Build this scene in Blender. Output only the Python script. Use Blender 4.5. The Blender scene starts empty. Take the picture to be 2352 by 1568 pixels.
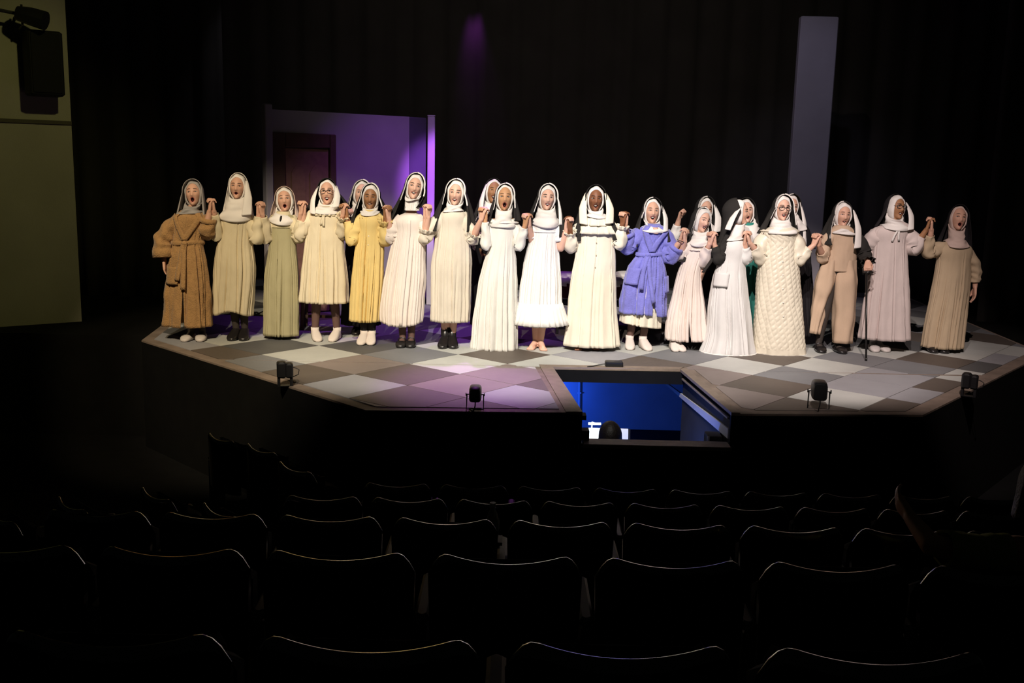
import bpy, math, random
import numpy as np
from mathutils import Vector, Matrix, noise as mnoise

PI = math.pi
sin, cos = math.sin, math.cos
scene = bpy.context.scene
COL = scene.collection
rng = random.Random(7)

# ------------------------------------------------------------------ camera
TILE = 0.645
FPX = 2287.0
PITCH, ROLL = 0.17520744, 0.02338616
CAMH = 2.91397745 * TILE
_f = Vector((0, cos(PITCH), -sin(PITCH)))
_u0 = Vector((0, sin(PITCH), cos(PITCH)))
_r0 = Vector((1, 0, 0))
_r = _r0 * cos(ROLL) + _u0 * sin(ROLL)
_u = -_r0 * sin(ROLL) + _u0 * cos(ROLL)
CAM = Vector((0, 0, CAMH))
cd = bpy.data.cameras.new('camera')
cd.sensor_width = 36.0
cd.lens = 36.0 * FPX / 2352.0
cd.clip_end = 200
cam = bpy.data.objects.new('camera', cd)
COL.objects.link(cam)
cam.matrix_world = Matrix(((_r.x, _u.x, -_f.x, 0), (_r.y, _u.y, -_f.y, 0), (_r.z, _u.z, -_f.z, CAMH), (0, 0, 0, 1)))
scene.camera = cam

def ray(x, y):
    return _f + _r * ((x - 1176) / FPX) - _u * ((y - 784) / FPX)
def W(x, y, Y):
    """measured photo point -> place in the hall at distance Y"""
    d = ray(x, y)
    return CAM + d * (Y / d.y)
def G(x, y, z=0.0):
    """measured photo point -> place on the level z"""
    d = ray(x, y)
    return CAM + d * ((z - CAMH) / d.z)

# ------------------------------------------------------------------ world, exposure, stage lights
scene.view_settings.view_transform = 'Standard'
scene.view_settings.look = 'None'
scene.view_settings.gamma = 1
scene.view_settings.use_curve_mapping = False
scene.view_settings.exposure = 0.0
wd = bpy.data.worlds.new('dark_hall')
scene.world = wd
wd.use_nodes = True
wd.node_tree.nodes['Background'].inputs[0].default_value = (0.9, 1.0, 0.85, 1)
wd.node_tree.nodes['Background'].inputs[1].default_value = 0.002

def spot(name, loc, tgt, power, col, deg, blend=0.5, rad=0.06):
    l = bpy.data.lights.new(name, 'SPOT')
    l.energy = power
    l.color = col
    l.spot_size = math.radians(deg)
    l.spot_blend = blend
    l.shadow_soft_size = rad
    o = bpy.data.objects.new(name, l)
    COL.objects.link(o)
    o.location = loc
    d = Vector(tgt) - Vector(loc)
    o.rotation_euler = d.to_track_quat('-Z', 'Y').to_euler()
    return o

# front-of-house lamps: a row of warm ones over the seats, each aimed at its stretch of the line
FOH = [  # x, aim x, aim z, power, colour, cone
    (-3.4, -3.0, 0.25, 980, (1.0, 0.76, 0.43), 25),
    (-2.6, -1.9, 0.55, 1380, (1.0, 0.84, 0.62), 29),
    (-1.4, -0.5, 0.65, 1650, (1.0, 0.91, 0.79), 30),
    (-0.5, 0.9, 0.65, 1800, (1.0, 0.94, 0.86), 30),
    (0.6, 2.3, 0.6, 1650, (1.0, 0.87, 0.83), 29),
    (1.6, 3.7, 0.4, 1350, (1.0, 0.81, 0.76), 26),
]
for i, (lx, ax_, az_, pw, cl, dg) in enumerate(FOH):
    spot('front_spot', (lx, 2.9, 6.6), (ax_, 10.0, az_), pw * 1.2, cl, dg, 0.45, 0.03)
# violet back lamp over the stage and one on the set flat
spot('violet_back_spot', (-0.35, 12.6, 5.6), (-0.30, 8.55, 0.0), 1500, (0.70, 0.20, 1.0), 17, 1.0)
spot('violet_floor_spot', (-0.6, 11.6, 5.0), (-1.0, 12.3, 0.0), 330, (0.45, 0.10, 1.0), 62, 0.8)
spot('violet_post_spot', (0.4, 11.0, 3.6), (-1.12, 13.6, 1.4), 1000, (0.48, 0.12, 1.0), 24, 0.7)
spot('violet_beam_standin', tuple(W(1086, -25, 15.93)), tuple(W(1090, 100, 16.12)), 40, (0.62, 0.1, 1.0), 34, 1.0)  # added grazing lamp: its streak on the curtain stands in for a haze beam
spot('drape_fill_spot', (0.0, 6.0, 7.2), (0.6, 16.0, 3.2), 260, (1.0, 0.86, 0.72), 64, 1.0)  # added fill without a fixture, imitates front light scattered onto the back curtain
spot('grey_drape_spot', tuple(W(575, -160, 13.2)), tuple(W(590, 150, 13.75)), 14, (0.85, 0.83, 1.0), 60, 1.0)
spot('lavender_column_spot', (2.4, 9.5, 6.0), (3.9, 13.6, 2.6), 130, (0.70, 0.66, 1.0), 34, 0.9)
spot('yellow_wall_spot', (-2.6, 8.0, 4.5), (-6.3, 11.4, 1.2), 85, (0.96, 0.88, 0.30), 60, 0.9)

# ------------------------------------------------------------------ helpers
def link(o, parent=None):
    COL.objects.link(o)
    if parent is not None:
        o.parent = parent
    return o

class MB:
    def __init__(s):
        s.v = []; s.f = []; s.m = []
    def add(s, vs, fs, mat=0):
        n = len(s.v)
        s.v.extend([tuple(v) for v in vs])
        s.f.extend([tuple(i + n for i in f) for f in fs])
        s.m.extend([mat] * len(fs))
    def box(s, lo, hi, mat=0, M=None):
        x0, y0, z0 = lo; x1, y1, z1 = hi
        vs = [Vector(p) for p in ((x0, y0, z0), (x1, y0, z0), (x1, y1, z0), (x0, y1, z0), (x0, y0, z1), (x1, y0, z1), (x1, y1, z1), (x0, y1, z1))]
        if M is not None:
            vs = [M @ v for v in vs]
        s.add(vs, [(0, 3, 2, 1), (4, 5, 6, 7), (0, 1, 5, 4), (1, 2, 6, 5), (2, 3, 7, 6), (3, 0, 4, 7)], mat)
    def bbox(s, lo, hi, bev, mat=0, M=None):
        """box with chamfered edges"""
        x0, y0, z0 = lo; x1, y1, z1 = hi
        b = bev
        rings = []
        for z, i in ((z0, b), (z0 + b, 0), (z1 - b, 0), (z1, b)):
            rings.append([Vector(p) for p in ((x0 + b + i, y0 + i, z), (x1 - b - i, y0 + i, z), (x1 - i, y0 + b + i, z), (x1 - i, y1 - b - i, z),
                          (x1 - b - i, y1 - i, z), (x0 + b + i, y1 - i, z), (x0 + i, y1 - b - i, z), (x0 + i, y0 + b + i, z))])
        if M is not None:
            rings = [[M @ p for p in r] for r in rings]
        s.loft(rings, cap0=True, cap1=True, mat=mat)
    def loft(s, rings, closed=True, cap0=False, cap1=False, mat=0):
        n = len(rings[0])
        vs = [p for r in rings for p in r]
        fs = []
        m = n if closed else n - 1
        for i in range(len(rings) - 1):
            for j in range(m):
                k = (j + 1) % n
                fs.append((i * n + j, i * n + k, (i + 1) * n + k, (i + 1) * n + j))
        if cap0:
            fs.append(tuple(reversed(range(n))))
        if cap1:
            fs.append(tuple((len(rings) - 1) * n + j for j in range(n)))
        s.add(vs, fs, mat)
    def tube(s, pts, rad, n=10, mat=0, caps=True):
        pts = [Vector(p) for p in pts]
        if not hasattr(rad, '__len__'):
            rad = [rad] * len(pts)
        rings = []
        up = None
        for i, p in enumerate(pts):
            t = (pts[min(i + 1, len(pts) - 1)] - pts[max(i - 1, 0)]).normalized()
            if up is None:
                up = Vector((0, 0, 1)) if abs(t.z) < 0.9 else Vector((0, 1, 0))
            a = t.cross(up)
            if a.length < 1e-6:
                a = t.cross(Vector((1, 0, 0)))
            a.normalize()
            b = t.cross(a).normalized()
            up = -b
            rings.append([p + (a * cos(2 * PI * k / n) + b * sin(2 * PI * k / n)) * rad[i] for k in range(n)])
        s.loft(rings, cap0=caps, cap1=caps, mat=mat)
    def capsule(s, p, q, r1, r2, n=12, mat=0):
        p = Vector(p); q = Vector(q)
        t = (q - p)
        L = t.length
        t = t / L if L > 1e-6 else Vector((0, 0, 1))
        prof = [(-r1, .02 * r1), (-r1 * .8, r1 * .6), (-r1 * .4, r1 * .92), (0, r1), (L, r2), (L + r2 * .4, r2 * .92), (L + r2 * .8, r2 * .6), (L + r2, .02 * r2)]
        up = Vector((0, 0, 1)) if abs(t.z) < 0.9 else Vector((0, 1, 0))
        a = t.cross(up).normalized(); b = t.cross(a)
        rings = [[p + t * h + (a * cos(2 * PI * k / n) + b * sin(2 * PI * k / n)) * r for k in range(n)] for h, r in prof]
        s.loft(rings, cap0=True, cap1=True, mat=mat)
    def ball(s, c, r, M=None, nu=14, nv=9, mat=0):
        c = Vector(c)
        if not hasattr(r, '__len__'):
            r = (r, r, r)
        rings = []
        for i in range(nv + 1):
            ph = PI * i / nv
            ring = []
            for k in range(nu):
                a = 2 * PI * k / nu
                sp = max(sin(ph), 0.01)
                v = Vector((r[0] * sp * cos(a), r[1] * sp * sin(a), -r[2] * cos(ph)))
                if M is not None:
                    v = M @ v
                ring.append(c + v)
            rings.append(ring)
        s.loft(rings, cap0=True, cap1=True, mat=mat)
    def prism(s, poly, z0, z1, mat=0):
        n = len(poly)
        vs = [(p[0], p[1], z0) for p in poly] + [(p[0], p[1], z1) for p in poly]
        fs = [tuple(reversed(range(n))), tuple(range(n, 2 * n))] + [(i, (i + 1) % n, n + (i + 1) % n, n + i) for i in range(n)]
        s.add(vs, fs, mat)
    def mesh(s, name, mats, smooth=False):
        me = bpy.data.meshes.new(name)
        me.from_pydata(s.v, [], s.f)
        if not isinstance(mats, (list, tuple)):
            mats = [mats]
        for m in mats:
            me.materials.append(m)
        if len(mats) > 1:
            me.polygons.foreach_set('material_index', s.m)
        if smooth:
            me.polygons.foreach_set('use_smooth', [True] * len(me.polygons))
        me.validate()
        me.update()
        return me
    def obj(s, name, mats, parent=None, smooth=False, loc=None):
        o = bpy.data.objects.new(name, s.mesh(name, mats, smooth))
        if loc is not None:
            o.location = loc
        return link(o, parent)

def autosmooth(o, deg=35):
    me = o.data
    me.polygons.foreach_set('use_smooth', [True] * len(me.polygons))
    try:
        me.set_sharp_from_angle(angle=math.radians(deg))
    except Exception:
        pass
    return o

def tag(o, label=None, cat=None, group=None, kind=None):
    if label: o['label'] = label
    if cat: o['category'] = cat
    if group: o['group'] = group
    if kind: o['kind'] = kind
    return o
def thing(name, loc, label, cat, group=None, rz=0.0):
    o = bpy.data.objects.new(name, None)
    o.empty_display_size = 0.1
    o.location = loc
    o.rotation_euler = (0, 0, rz)
    link(o)
    return tag(o, label, cat, group)

# ------------------------------------------------------------------ materials
MATS = {}
def mat(name, col, rough=0.8, spec=0.3, metal=0.0, bump=0.0, bscale=200.0, var=0.0, vscale=6.0, weave=False, sheen=0.0, emit=None, estr=0.0, sss=0.0, alpha=None, trans=0.0):
    if name in MATS:
        return MATS[name]
    m = bpy.data.materials.new(name)
    m.use_nodes = True
    nt = m.node_tree
    b = nt.nodes['Principled BSDF']
    b.inputs['Roughness'].default_value = rough
    b.inputs['Specular IOR Level'].default_value = spec
    b.inputs['Metallic'].default_value = metal
    c = (col[0], col[1], col[2], 1)
    b.inputs['Base Color'].default_value = c
    tc = nt.nodes.new('ShaderNodeTexCoord')
    if var > 0:
        n = nt.nodes.new('ShaderNodeTexNoise')
        n.inputs['Scale'].default_value = vscale
        n.inputs['Detail'].default_value = 5
        nt.links.new(tc.outputs['Object'], n.inputs['Vector'])
        mx = nt.nodes.new('ShaderNodeMix')
        mx.data_type = 'RGBA'
        mx.inputs[6].default_value = tuple(max(0, k * (1 - var)) for k in col) + (1,)
        mx.inputs[7].default_value = tuple(min(1, k * (1 + var)) for k in col) + (1,)
        nt.links.new(n.outputs['Fac'], mx.inputs[0])
        nt.links.new(mx.outputs[2], b.inputs['Base Color'])
    if bump > 0:
        n2 = nt.nodes.new('ShaderNodeTexNoise')
        n2.inputs['Scale'].default_value = bscale
        n2.inputs['Detail'].default_value = 3
        nt.links.new(tc.outputs['Object'], n2.inputs['Vector'])
        bp = nt.nodes.new('ShaderNodeBump')
        bp.inputs['Strength'].default_value = bump
        bp.inputs['Distance'].default_value = 0.01
        nt.links.new(n2.outputs['Fac'], bp.inputs['Height'])
        nt.links.new(bp.outputs['Normal'], b.inputs['Normal'])
    if sheen:
        b.inputs['Sheen Weight'].default_value = sheen
    if sss:
        b.inputs['Subsurface Weight'].default_value = sss
        b.inputs['Subsurface Radius'].default_value = (0.01, 0.004, 0.002)
    if emit:
        b.inputs['Emission Color'].default_value = (*emit, 1)
        b.inputs['Emission Strength'].default_value = estr
    if trans:
        b.inputs['Transmission Weight'].default_value = trans
    MATS[name] = m
    return m
def cloth(name, col, **k):
    k.setdefault('bump', 0.12); k.setdefault('bscale', 160); k.setdefault('var', 0.06); k.setdefault('rough', 0.9); k.setdefault('spec', 0.1)
    return mat('cloth_' + name, col, **k)
BLACKP = mat('black_paint', (0.012, 0.012, 0.012), 0.75, 0.2, var=0.3, vscale=3)
BLACKM = mat('black_metal', (0.012, 0.012, 0.013), 0.45, 0.4)
BLACKC = cloth('black', (0.030, 0.028, 0.026), rough=0.95, var=0.2)
WHITEC = cloth('white_linen', (0.78, 0.74, 0.70))
CREAMC = cloth('cream_linen', (0.74, 0.66, 0.50))
# ------------------------------------------------------------------ the setting
def struct(o, label=None):
    o['kind'] = 'structure'
    if label: o['label'] = label
    return o

AUD0 = -1.15          # hall floor in front of the stage
YB = 15.9
FL, FR = G(840, 940).xy, G(2120, 951).xy
L1, R1 = G(325, 780).xy, G(2352, 835).xy
L2 = L1 + Vector((-0.12, 0.9))
R2 = R1 + (R1 - FR) * 0.28
PFL, PFR = G(1338, 946).xy, G(1680, 948).xy
PBL, PBR = G(1270, 843).xy, G(1562, 848).xy
BL, BR = Vector((L2.x - 0.4, YB)), Vector((R2.x + 0.4, YB))
def lerp2(a, b, t): return a + (b - a) * t
def at_y(a, b, y): return lerp2(a, b, (y - a.y) / (b.y - a.y))
LE = at_y(FL, L1, PBL.y)
RE = at_y(FR, R1, PBR.y)
PIECES = [[FL, PFL, PBL, LE], [PFR, FR, RE, PBR], [LE, PBL, PBR, RE, R1, R2, BR, BL, L2, L1]]

DECK = mat('stage_deck_brown', (0.23, 0.18, 0.145), 0.75, 0.25, bump=0.3, bscale=30, var=0.45, vscale=5)
FASC = mat('stage_fascia_black', (0.006, 0.006, 0.0055), 0.9, 0.1, var=0.3)
m = MB()
for pc in PIECES:
    m.prism([(p.x, p.y) for p in pc], -0.022, -0.006)
floor = struct(m.obj('floor', DECK), 'angular thrust stage deck with painted checker boards')
# fascia below the deck edge, set back a little
def wall_quad(m, a, b, z0, z1, th=0.03):
    d = (b - a).normalized(); n = Vector((d.y, -d.x))
    pts = [a, b, b - n * th, a - n * th]
    m.prism([(p.x, p.y) for p in pts], z0, z1)
m = MB()
for a, b in ((L2, L1), (L1, FL), (FL, PFL), (PFR, FR), (FR, R1), (R1, R2)):
    wall_quad(m, a, b, AUD0, -0.022)
struct(m.obj('trim_1', FASC), 'black boarded front of the thrust stage')

# checker boards: a measured lattice of slightly uneven painted boards
_c2 = [[-1.7638066033109094, 7.892783841343805], [0.40729116987121894, 0.5127832538281997], [0.5100068713924292, -0.3749664036351451],
       [0.0030888442091679402, -0.0009133044205186791], [-0.010855861178676374, -0.010320780788217493], [-0.00010966030002654281, 0.0025399532651612933]]
_lin = [[-1.7381601, 7.96034988], [0.39921989, 0.47481588], [0.47281371, -0.3980683]]
def latt(i, j):
    ib = max(-1.0, min(9.0, i)); jb = max(-3.0, min(7.0, j))
    q = (1, ib, jb, ib * ib, ib * jb, jb * jb)
    k = 0.645 / 0.62
    p = Vector((sum(q[a] * _c2[a][0] for a in range(6)), sum(q[a] * _c2[a][1] for a in range(6))))
    p += Vector(_lin[1]) * (i - ib) + Vector(_lin[2]) * (j - jb)
    return p * k
def clip(poly, a, b):
    """keep what lies on the inner side of the edge a->b (counter-clockwise area)"""
    out = []
    d = b - a
    side = lambda p: d.x * (p.y - a.y) - d.y * (p.x - a.x)
    for k in range(len(poly)):
        p, q = poly[k], poly[(k + 1) % len(poly)]
        sp, sq = side(p), side(q)
        if sp >= 0: out.append(p)
        if (sp > 0 > sq) or (sp < 0 < sq):
            out.append(lerp2(p, q, sp / (sp - sq)))
    return out
def inset(a, b, d):
    t = (b - a).normalized(); n = Vector((-t.y, t.x))
    return a + n * d, b + n * d
EDGES = [  # per piece: (edge, inset)
    [(FL, PFL, .10), (PFL, PBL, .17), (PBL, LE, 0.0), (LE, FL, .12)],
    [(PFR, FR, .10), (FR, RE, .14), (RE, PBR, 0.0), (PBR, PFR, .14)],
    [(PBL - Vector((5, 0)), PBL, 0.0), (PBL, PBR, .0), (PBR, PBR + Vector((5, 0)), 0.0), (RE, R1, .14), (R1, R2, .14), (R2, BR, .05), (BR, BL, .05), (BL, L2, .05), (L2, L1, .12), (L1, LE, .12)],
]
TCOL = {'w': (0.50, 0.51, 0.48), 'l': (0.33, 0.33, 0.35), 'g': (0.20, 0.205, 0.215), 'd': (0.105, 0.105, 0.105), 'b': (0.115, 0.095, 0.080), 'p': (0.24, 0.20, 0.185)}
TM = {k: mat('board_paint_' + k, c, 0.62, 0.35, bump=0.15, bscale=25, var=0.16, vscale=2.6) for k, c in TCOL.items()}
TMAP = {(0, 0): 'l', (1, -2): 'w', (2, 0): 'w', (0, -1): 'b', (1, -1): 'p', (2, -1): 'g', (2, -2): 'd', (1, 0): 'b', (2, -3): 'w', (1, -3): 'd', (0, -2): 'g', (0, -3): 'b',
        (3, -1): 'w', (3, 0): 'b', (4, 0): 'w', (3, 1): 'w', (2, 1): 'p', (1, 1): 'p', (0, 1): 'b', (4, 1): 'l', (4, 2): 'b', (5, 2): 'g', (5, 1): 'w', (5, 3): 'w', (6, 3): 'b', (6, 4): 'w',
        (5, 4): 'g', (4, 4): 'b', (4, 3): 'p', (3, 4): 'p', (4, 5): 'w', (3, 5): 'b', (5, 5): 'l', (6, 5): 'l', (7, 5): 'g', (7, 4): 'g', (8, 4): 'w', (8, 5): 'b', (7, 6): 'w', (6, 6): 'b',
        (5, 6): 'l', (4, 6): 'b', (8, 6): 'd', (9, 6): 'l', (1, -4): 'w', (2, -4): 'g', (0, -4): 'l', (3, -2): 'd', (3, -3): 'g', (4, -1): 'b', (6, 2): 'd', (7, 3): 'w', (9, 5): 'w', (2, 2): 'b', (3, 3): 'p'}
rng_t = random.Random(3)
for i in range(-8, 20):
    for j in range(-14, 14):
        g = 0.006
        poly = [latt(i + g, j + g), latt(i + g, j + 1 - g), latt(i + 1 - g, j + 1 - g), latt(i + 1 - g, j + g)]
        cx = sum((p.x for p in poly)) / 4; cy = sum((p.y for p in poly)) / 4
        if cy > YB or abs(cx) > 8 or cy < 7:
            continue
        key = TMAP.get((i, j)) or rng_t.choice('wgdblg')
        mm = MB()
        for pi, es in enumerate(EDGES):
            q = poly
            for a, b, d in es:
                if d: a, b = inset(a, b, d)
                q = clip(q, a, b)
                if len(q) < 3: break
            if len(q) >= 3:
                ar = abs(sum(q[k].x * q[(k + 1) % len(q)].y - q[(k + 1) % len(q)].x * q[k].y for k in range(len(q)))) / 2
                if ar > 0.004:
                    if pi == 2 and q[0].y < PBL.y + 0.3 and False: continue
                    mm.prism([(p.x, p.y) for p in q], -0.006, 0.0)
        if mm.v:
            mm.obj('floor_board', TM[key], floor)
# painted frame round the pit
m = MB()
FRAME = mat('pit_frame_wood', (0.24, 0.19, 0.15), 0.7, 0.25, bump=0.3, bscale=40, var=0.35, vscale=9)
m = MB()
o1 = inset(PFL, PBL, 0.13)
m.prism([(p.x, p.y) for p in (PFL, PBL, o1[1] + Vector((0, .10)), o1[0])], -0.006, 0.004)
m.obj('pit_border', FRAME, floor)
m = MB()
m.prism([(p.x, p.y) for p in (PBL, PBR, PBR + Vector((0.05, .10)), PBL + Vector((-.13, .10)))], -0.006, 0.0045)
m.obj('pit_border', FRAME, floor)
m = MB()
m.prism([(p.x, p.y) for p in (PFR, PBR, PBR + Vector((.07, .1)), PFR + Vector((.07, 0)))], -0.006, 0.004)
m.obj('pit_border', FRAME, floor)

# pit: walls, floor, rail
PITW = mat('pit_wall_paint', (0.30, 0.30, 0.32), 0.8, 0.2, var=0.2, vscale=3)
PITD = mat('pit_wall_dark', (0.03, 0.028, 0.026), 0.8, 0.2, var=0.3)
BRD = mat('pit_side_board', (0.42, 0.42, 0.45), 0.6, 0.3, var=0.12)
YP = PBL.y + 2.1
m = MB(); m.box((PBL.x - .7, YP, -1.9), (PBR.x + .6, YP + .05, -0.022)); struct(m.obj('wall_pit_back', PITW), 'pit back wall washed in blue light')
m = MB(); m.box((PBL.x - .75, PFL.y - .1, -1.95), (PBR.x + .6, YP + .05, -1.9)); struct(m.obj('floor_pit', PITD), 'dark floor of the orchestra pit')
m = MB(); m.box((PBL.x - .75, PFL.y + .1, -1.9), (PBL.x - .7, YP, -0.1)); struct(m.obj('wall_pit_left', PITW), 'pit wall beside the stage piano side')
m = MB()
pr = [PFR + Vector((.04, 0.05)), PBR + Vector((.04, .02)), PBR + Vector((.09, .02)), PFR + Vector((.09, .05))]
m.prism([(p.x, p.y) for p in pr], -1.9, -0.1); struct(m.obj('wall_pit_right', PITD), 'dark pit side wall with a pale board')
sidew = bpy.data.objects['wall_pit_right']
m = MB(); m.box((PBR.x + .55, PBR.y + .1, -1.9), (PBR.x + .6, YP, -.022)); struct(m.obj('wall_pit_far', PITD), 'dark under-stage wall beyond the pit')
m = MB(); m.box((PBL.x - .1, PBL.y, -.14), (PBR.x + .1, PBL.y + .06, -.0225)); struct(m.obj('trim_5', FASC), 'black beam under the back edge of the pit')
def onX(x, y, a, b):
    """photo point on the upright plane through the plan line a-b"""
    d = ray(x, y); t = b - a; n = Vector((t.y, -t.x))
    k = ((a.x - CAM.x) * n.x + (a.y - CAM.y) * n.y) / (d.x * n.x + d.y * n.y)
    return CAM + d * k
pa, pb = PFR + Vector((.03, 0)), PBR + Vector((.03, 0))
q = [onX(1530, 879, pa, pb), onX(1672, 984, pa, pb), onX(1671, 1007, pa, pb), onX(1527, 882, pa, pb)]
m = MB()
m.add([*q, *[p + Vector((.02, 0, 0)) for p in q]], [(0, 1, 2, 3), (7, 6, 5, 4), (0, 4, 5, 1), (1, 5, 6, 2), (2, 6, 7, 3), (3, 7, 4, 0)])
m.obj('side_board', BRD, sidew)
q = [onX(1562, 861, pa, pb), onX(1676, 958, pa, pb), onX(1676, 962, pa, pb), onX(1560, 863, pa, pb)]
m = MB()
m.add([p + Vector((-.02, 0, 0)) for p in q] + q, [(0, 1, 2, 3), (7, 6, 5, 4), (0, 4, 5, 1), (1, 5, 6, 2), (2, 6, 7, 3), (3, 7, 4, 0)])
m.obj('rail_batten', FRAME, sidew)
# front rail of the pit
a = W(1338, 1022, PFL.y - .02); b = W(1678, 1026, PFL.y - .02)
m = MB(); m.box((a.x - .1, PFL.y, AUD0), (b.x + .1, PFL.y + .03, a.z)); struct(m.obj('wall_pit_front', FASC), 'low black wall in front of the pit')
m = MB(); m.bbox((a.x, PFL.y - .08, a.z - .012), (b.x, PFL.y + .10, a.z + .024), .008); struct(m.obj('trim_2', mat('rail_wood', (0.45, 0.38, 0.32), 0.6, 0.3, var=0.4, vscale=12)), 'worn wooden rail along the front of the pit')
m = MB(); p0 = W(1338, 958, PFL.y - .01); p1 = W(1354, 1014, PFL.y - .01)
m.box((p0.x - .02, PFL.y + .035, a.z + .024), (p1.x, PFL.y + .14, W(1338, 992, PFL.y).z)); m.box((p0.x - .04, PFL.y - .01, W(1338, 964, PFL.y).z), (p0.x + .03, PFL.y + .1, W(1338, 954, PFL.y).z))
struct(m.obj('trim_3', PITD), 'dark bracket post at the corner of the pit')
# blue lamp inside the pit, with two added blue fills that have no fixture
def point(name, loc, power, col, rad=.05):
    l = bpy.data.lights.new(name, 'POINT'); l.energy = power; l.color = col; l.shadow_soft_size = rad
    o = bpy.data.objects.new(name, l); COL.objects.link(o); o.location = loc; return o
# (the blue lamp itself)
bl = thing('pit_lamp', (PBL.x + .02, YP - .30, -0.10), 'small blue work lamp under the deck edge in the pit', 'lamp')
m = MB(); m.tube([(0, 0, 0), (0, 0, -.09)], [.05, .04], 12); m.obj('lamp_can', BLACKM, bl)
m = MB(); m.ball((0, 0, -.10), (.03, .03, .02)); m.obj('bulb', mat('blue_bulb', (.1, .2, 1), .4, emit=(.05, .18, 1), estr=3), bl)
spot('pit_blue_light', (PBL.x - .15, YP - .45, -.70), (PBL.x + .35, YP, -.85), 46, (.015, .10, 1.0), 140, .8, .05)
point('pit_blue_fill', (PBL.x + .3, PFL.y + 1.0, -.75), 5.0, (.06, .2, 1.0), .1)
point('pit_blue_side_fill', (PFR.x - .5, PFR.y + .75, -.85), 28, (.04, .16, 1.0), .06)  # added fill that turns the pale side board blue
# thin conduit on the pit wall
m = MB(); c0 = W(1331, 872, YP - .02); c1 = W(1330, 960, YP - .02); m.tube([c0, c1], .008, 8)
cj = W(1330, 902, YP - .02); m.tube([cj + Vector((-.02, 0, 0)), cj + Vector((.025, 0, 0))], .009, 8)
m.obj('conduit', mat('conduit_grey', (.5, .5, .52), .5), bpy.data.objects['wall_pit_back'])

# hall floor: raked steps under the seat rows, black side platforms
ROWS = [  # name of the row, distance, seat-top height px, starts px
    ('fifth', 6.66, 1119, [827, 1000, 1176, 1350, 1523, 1697, 1868, 2036, 2200, 2362], None),
    ('fourth', 5.92, 1153, [645, 842, 1037, 1232, 1427, 1622, 1818, 2008, 2190, 2372], None),
    ('third', 4.42, 1200, [98, 360, 626, 890, 1155, 1420, 1690, 1948, 2192, 2440], None),
    ('second', 3.10, 1285, [-160, 215, 592, 970, 1352, 1728, 2100, 2465], None),
    ('nearest', 2.02, 1490, [-10, 560, 1138, 1715, 2290], None),
]
HALLF = mat('hall_carpet', (0.006, 0.006, 0.006), 0.95, 0.1, bump=.3, bscale=120, var=.3)
m = MB()
edges_y = []
for k, (nm, Y, ty, st, _) in enumerate(ROWS):
    edges_y.append((Y, W(1176, ty, Y - .075).z - 0.858))
lev = sorted(edges_y)
prev = -2.0
for k, (Y, z) in enumerate(lev):
    y1 = Y + 0.42 if k < len(lev) - 1 else Y + .42
    m.box((-9, prev, -1.6), (9, y1, z)); prev = y1
m.box((-9, prev, -1.6), (9, FL.y + 4, AUD0))
struct(m.obj('floor_hall', HALLF), 'dark raked hall floor under the seats')
ROWZ = {nm: W(1176, ty, Y - .075).z - 0.858 for nm, Y, ty, st, _ in ROWS}

# black drapes behind the stage
DRAPE = cloth('stage_drape', (0.06, 0.056, 0.052), rough=0.95, var=0.25, vscale=2.0)
def drape(name, x0, x1, y, z0, z1, folds, amp, label, seed=1, dm=None, curve=None):
    m = MB(); r = random.Random(seed)
    n = int((x1 - x0) * folds * 6)
    ph = [r.uniform(0, 6) for _ in range(6)]
    rows = []
    for iz in range(7):
        t = iz / 6
        row = []
        for k in range(n + 1):
            x = x0 + (x1 - x0) * k / n
            d = amp * (sin(x * folds * 6.28 + ph[0]) + .5 * sin(x * folds * 11.3 + ph[1] + t) + .3 * sin(x * 2.1 + ph[2]))
            yy = y + d + (curve(x) if curve else 0)
            row.append(Vector((x, yy, z1 + (z0 - z1) * t)))
        rows.append(row)
    m.loft(rows, closed=False)
    o = m.obj(name, dm or DRAPE, None, True)
    md = o.modifiers.new('thick', 'SOLIDIFY'); md.thickness = 0.01
    return struct(o, label)
drape('wall_back', -9, 9, YB + .25, -0.1, 8.0, 2.2, .035, 'black pleated curtain across the back of the stage', 2)
drape('wall_right', 6.2, 9.2, 13.2, -0.1, 8.0, 2.4, .04, 'black side curtain beyond the far end of the line', 5)
drape('wall_left', -6.2, -3.95, 13.7, -0.1, 8.0, 2.4, .04, 'black side curtain beside the door flat', 6)
m = MB()
m.box((-9.5, 10.6, AUD0), (BL.x + .6, YB, -0.03)); m.box((BR.x - .6, 10.9, AUD0), (9.5, YB, -0.03))
struct(m.obj('floor_wings', FASC), 'black wing floor beside the stage')

# pale side wall of the hall with loudspeaker and lamp
WALLP = mat('side_wall_plaster', (0.42, 0.40, 0.34), 0.85, 0.2, bump=.2, bscale=60, var=.15, vscale=2)
wa = G(-260, 768, -0.03); wb = G(188, 738, -0.03)
wd2 = (wb - wa).normalized(); wn = Vector((-wd2.y, wd2.x, 0))
m = MB()
def wallbox(m, s0, s1, z0, z1, d0, d1, mat_=0):
    """box on the side wall: along it, upright, and out of it"""
    P = lambda s, d, z: Vector((wa.x, wa.y, 0)) + wd2 * s - Vector((-wn.x, -wn.y, 0)) * (-d) + Vector((0, 0, z))
    vs = [P(s0, d0, z0), P(s1, d0, z0), P(s1, d1, z0), P(s0, d1, z0), P(s0, d0, z1), P(s1, d0, z1), P(s1, d1, z1), P(s0, d1, z1)]
    m.add(vs, [(0, 3, 2, 1), (4, 5, 6, 7), (0, 1, 5, 4), (1, 2, 6, 5), (2, 3, 7, 6), (3, 0, 4, 7)], mat_)
WL = (wb - wa).length
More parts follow.
